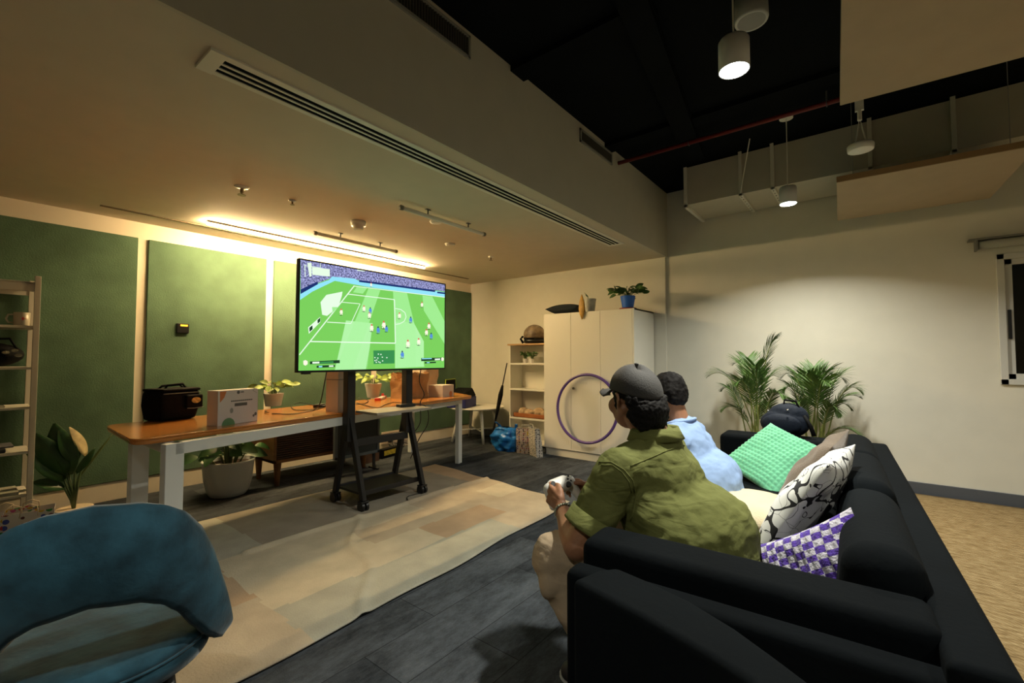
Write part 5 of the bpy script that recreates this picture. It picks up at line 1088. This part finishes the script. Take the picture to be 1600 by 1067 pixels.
for a, e in ((60, 45), (120, 45), (240, 45), (300, 45), (0, 50), (180, 40)):
    a, e = math.radians(a), math.radians(e); b.ell((-.012+.1205*math.cos(a)*math.cos(e)**.86, .0945*math.sin(a)*math.cos(e)**.86, .024-.022*max(0, -math.cos(a))+.1085*math.sin(e)), (.0035, .0035, .0035), n=8, m=6)
b.build('cap_eyelet', m_blackp, p1, smooth=True)
rnd = random.Random(11); parts = [((-.065, 0, .0), (.062, .080, .055)), ((-.098, 0, -.035), (.058, .086, .055)), ((-.095, 0, -.070), (.055, .076, .042))]
for i in range(70):
    a = rnd.uniform(-1.02, 1.02); z = rnd.uniform(-.085, .02); r = .110-.02*abs(z+.03)/.05*.5; z -= .012; parts.append(((-.025-r*math.cos(a), r*.92*math.sin(a), z), (rnd.uniform(.012, .020),)*3))
for s in (-1, 1): parts += [((.010, s*.073, .015), (.024, .011, .036)), ((.014, s*.071, -.02), (.012, .009, .026)), ((-.015, s*.081, .022), (.045, .010, .018))]
hairset(p1, H1, parts, vox=.0045, dz=(.012, .010))
# bracelet and game pad
b = MB(); d = (WR[0]-V((-.835, 1.435, .53))).normalized(); o1 = d.orthogonal().normalized(); o2 = d.cross(o1); e = WR[0]-d*.022
for k in range(22): a = 2*PI*k/22; b.ell(e+(o1*math.cos(a)+o2*math.sin(a))*.035, (.0055, .0055, .0055), n=8, m=6)
tag(b.build('bracelet', mat('beads', (.42, .45, .36), .25, .7, var=.4, vscale=60), smooth=True), 'beaded silver green bracelet on the left wrist of the man in green', 'bracelet')
MG = frame(CT, (.25, .93, .12), (-.55, .05, .62)); t = thing('game_controller', 'white game controller with black thumb sticks held by the man in green', 'game controller', CT)
b = MB(MG); MG = MG @ Matrix.Scale(1.12, 4); b.M = MG; b.cap((-.045, 0, 0), (.045, 0, 0), .026, .026, 16, fl=((0, 0, 1), .75)); b.cap((-.052, .005, 0), (-.066, -.055, -.012), .024, .016, 14); b.cap((.052, .005, 0), (.066, -.055, -.012), .024, .016, 14); b.cap((-.03, .015, 0), (.03, .015, 0), .022, .022, 14, fl=((0, 0, 1), .75))
fuse('body', b, mat('pad_white', (.72, .70, .64), .35), t, .003, 5)
for x, y in ((-.045, .01), (.02, -.012)):
    b = MB(MG); b.lathe((x, y, .016), [(.008, 0), (.006, .008), (.011, .010), (.011, .014)], 16); b.build('thumb_stick', m_blackp, t, smooth=False)
b = MB(MG)
for x, y in ((.045, .02), (.045, .0), (.036, .01), (.054, .01)): b.lathe((x, y, .018), [(.004, 0), (.004, .004)], 10)
b.lathe((-.018, -.012, .018), [(.009, 0), (.009, .003)], 10); b.build('buttons', m_blackp, t)
# ---- man in light blue
o2_ = V((-.09, .71, -.035))
H2 = headM(V((-.868, 2.475, 1.002)), math.radians(24), math.radians(12)) @ Matrix.Scale(.94, 4)
W2 = (V((-1.03, 2.33, .62)), V((-1.03, 2.58, .62)))
h2n = dirframe(W2[0], (-.85, .35, .1), (0, -.3, 1)); h2f = dirframe(W2[1], (-.85, -.35, .1), (0, .3, 1))
p2 = person('man with short black hair in light blue shirt sitting beyond the man in green', (-.6, 2.48, 0), H2,
    (V((-.79, 2.29, .775)), V((-.79, 2.66, .775))), (V((-.88, 2.22, .56)), V((-.86, 2.76, .56))), W2,
    (V((-.68, 2.37, .52)), V((-.68, 2.59, .52))), (V((-1.06, 2.30, .44)), V((-1.06, 2.68, .44))), (V((-1.02, 2.30, .09)), V((-1.02, 2.68, .09))),
    V((-.815, 2.475, .865)), V((-.79, 2.475, .75)), V((-.735, 2.475, .62)), (m_sky, m_jean), big=1.0,
    hands=((h2n, -1, .5), (h2f, 1, .5)))
hairset(p2, H2, [((-.018, 0, .048), (.103, .084, .086)), ((-.055, 0, .015), (.068, .083, .085)), ((-.07, 0, -.025), (.045, .068, .05))], vox=.005, dz=(.02, .012))
tag(p2, p2['label'], 'person')
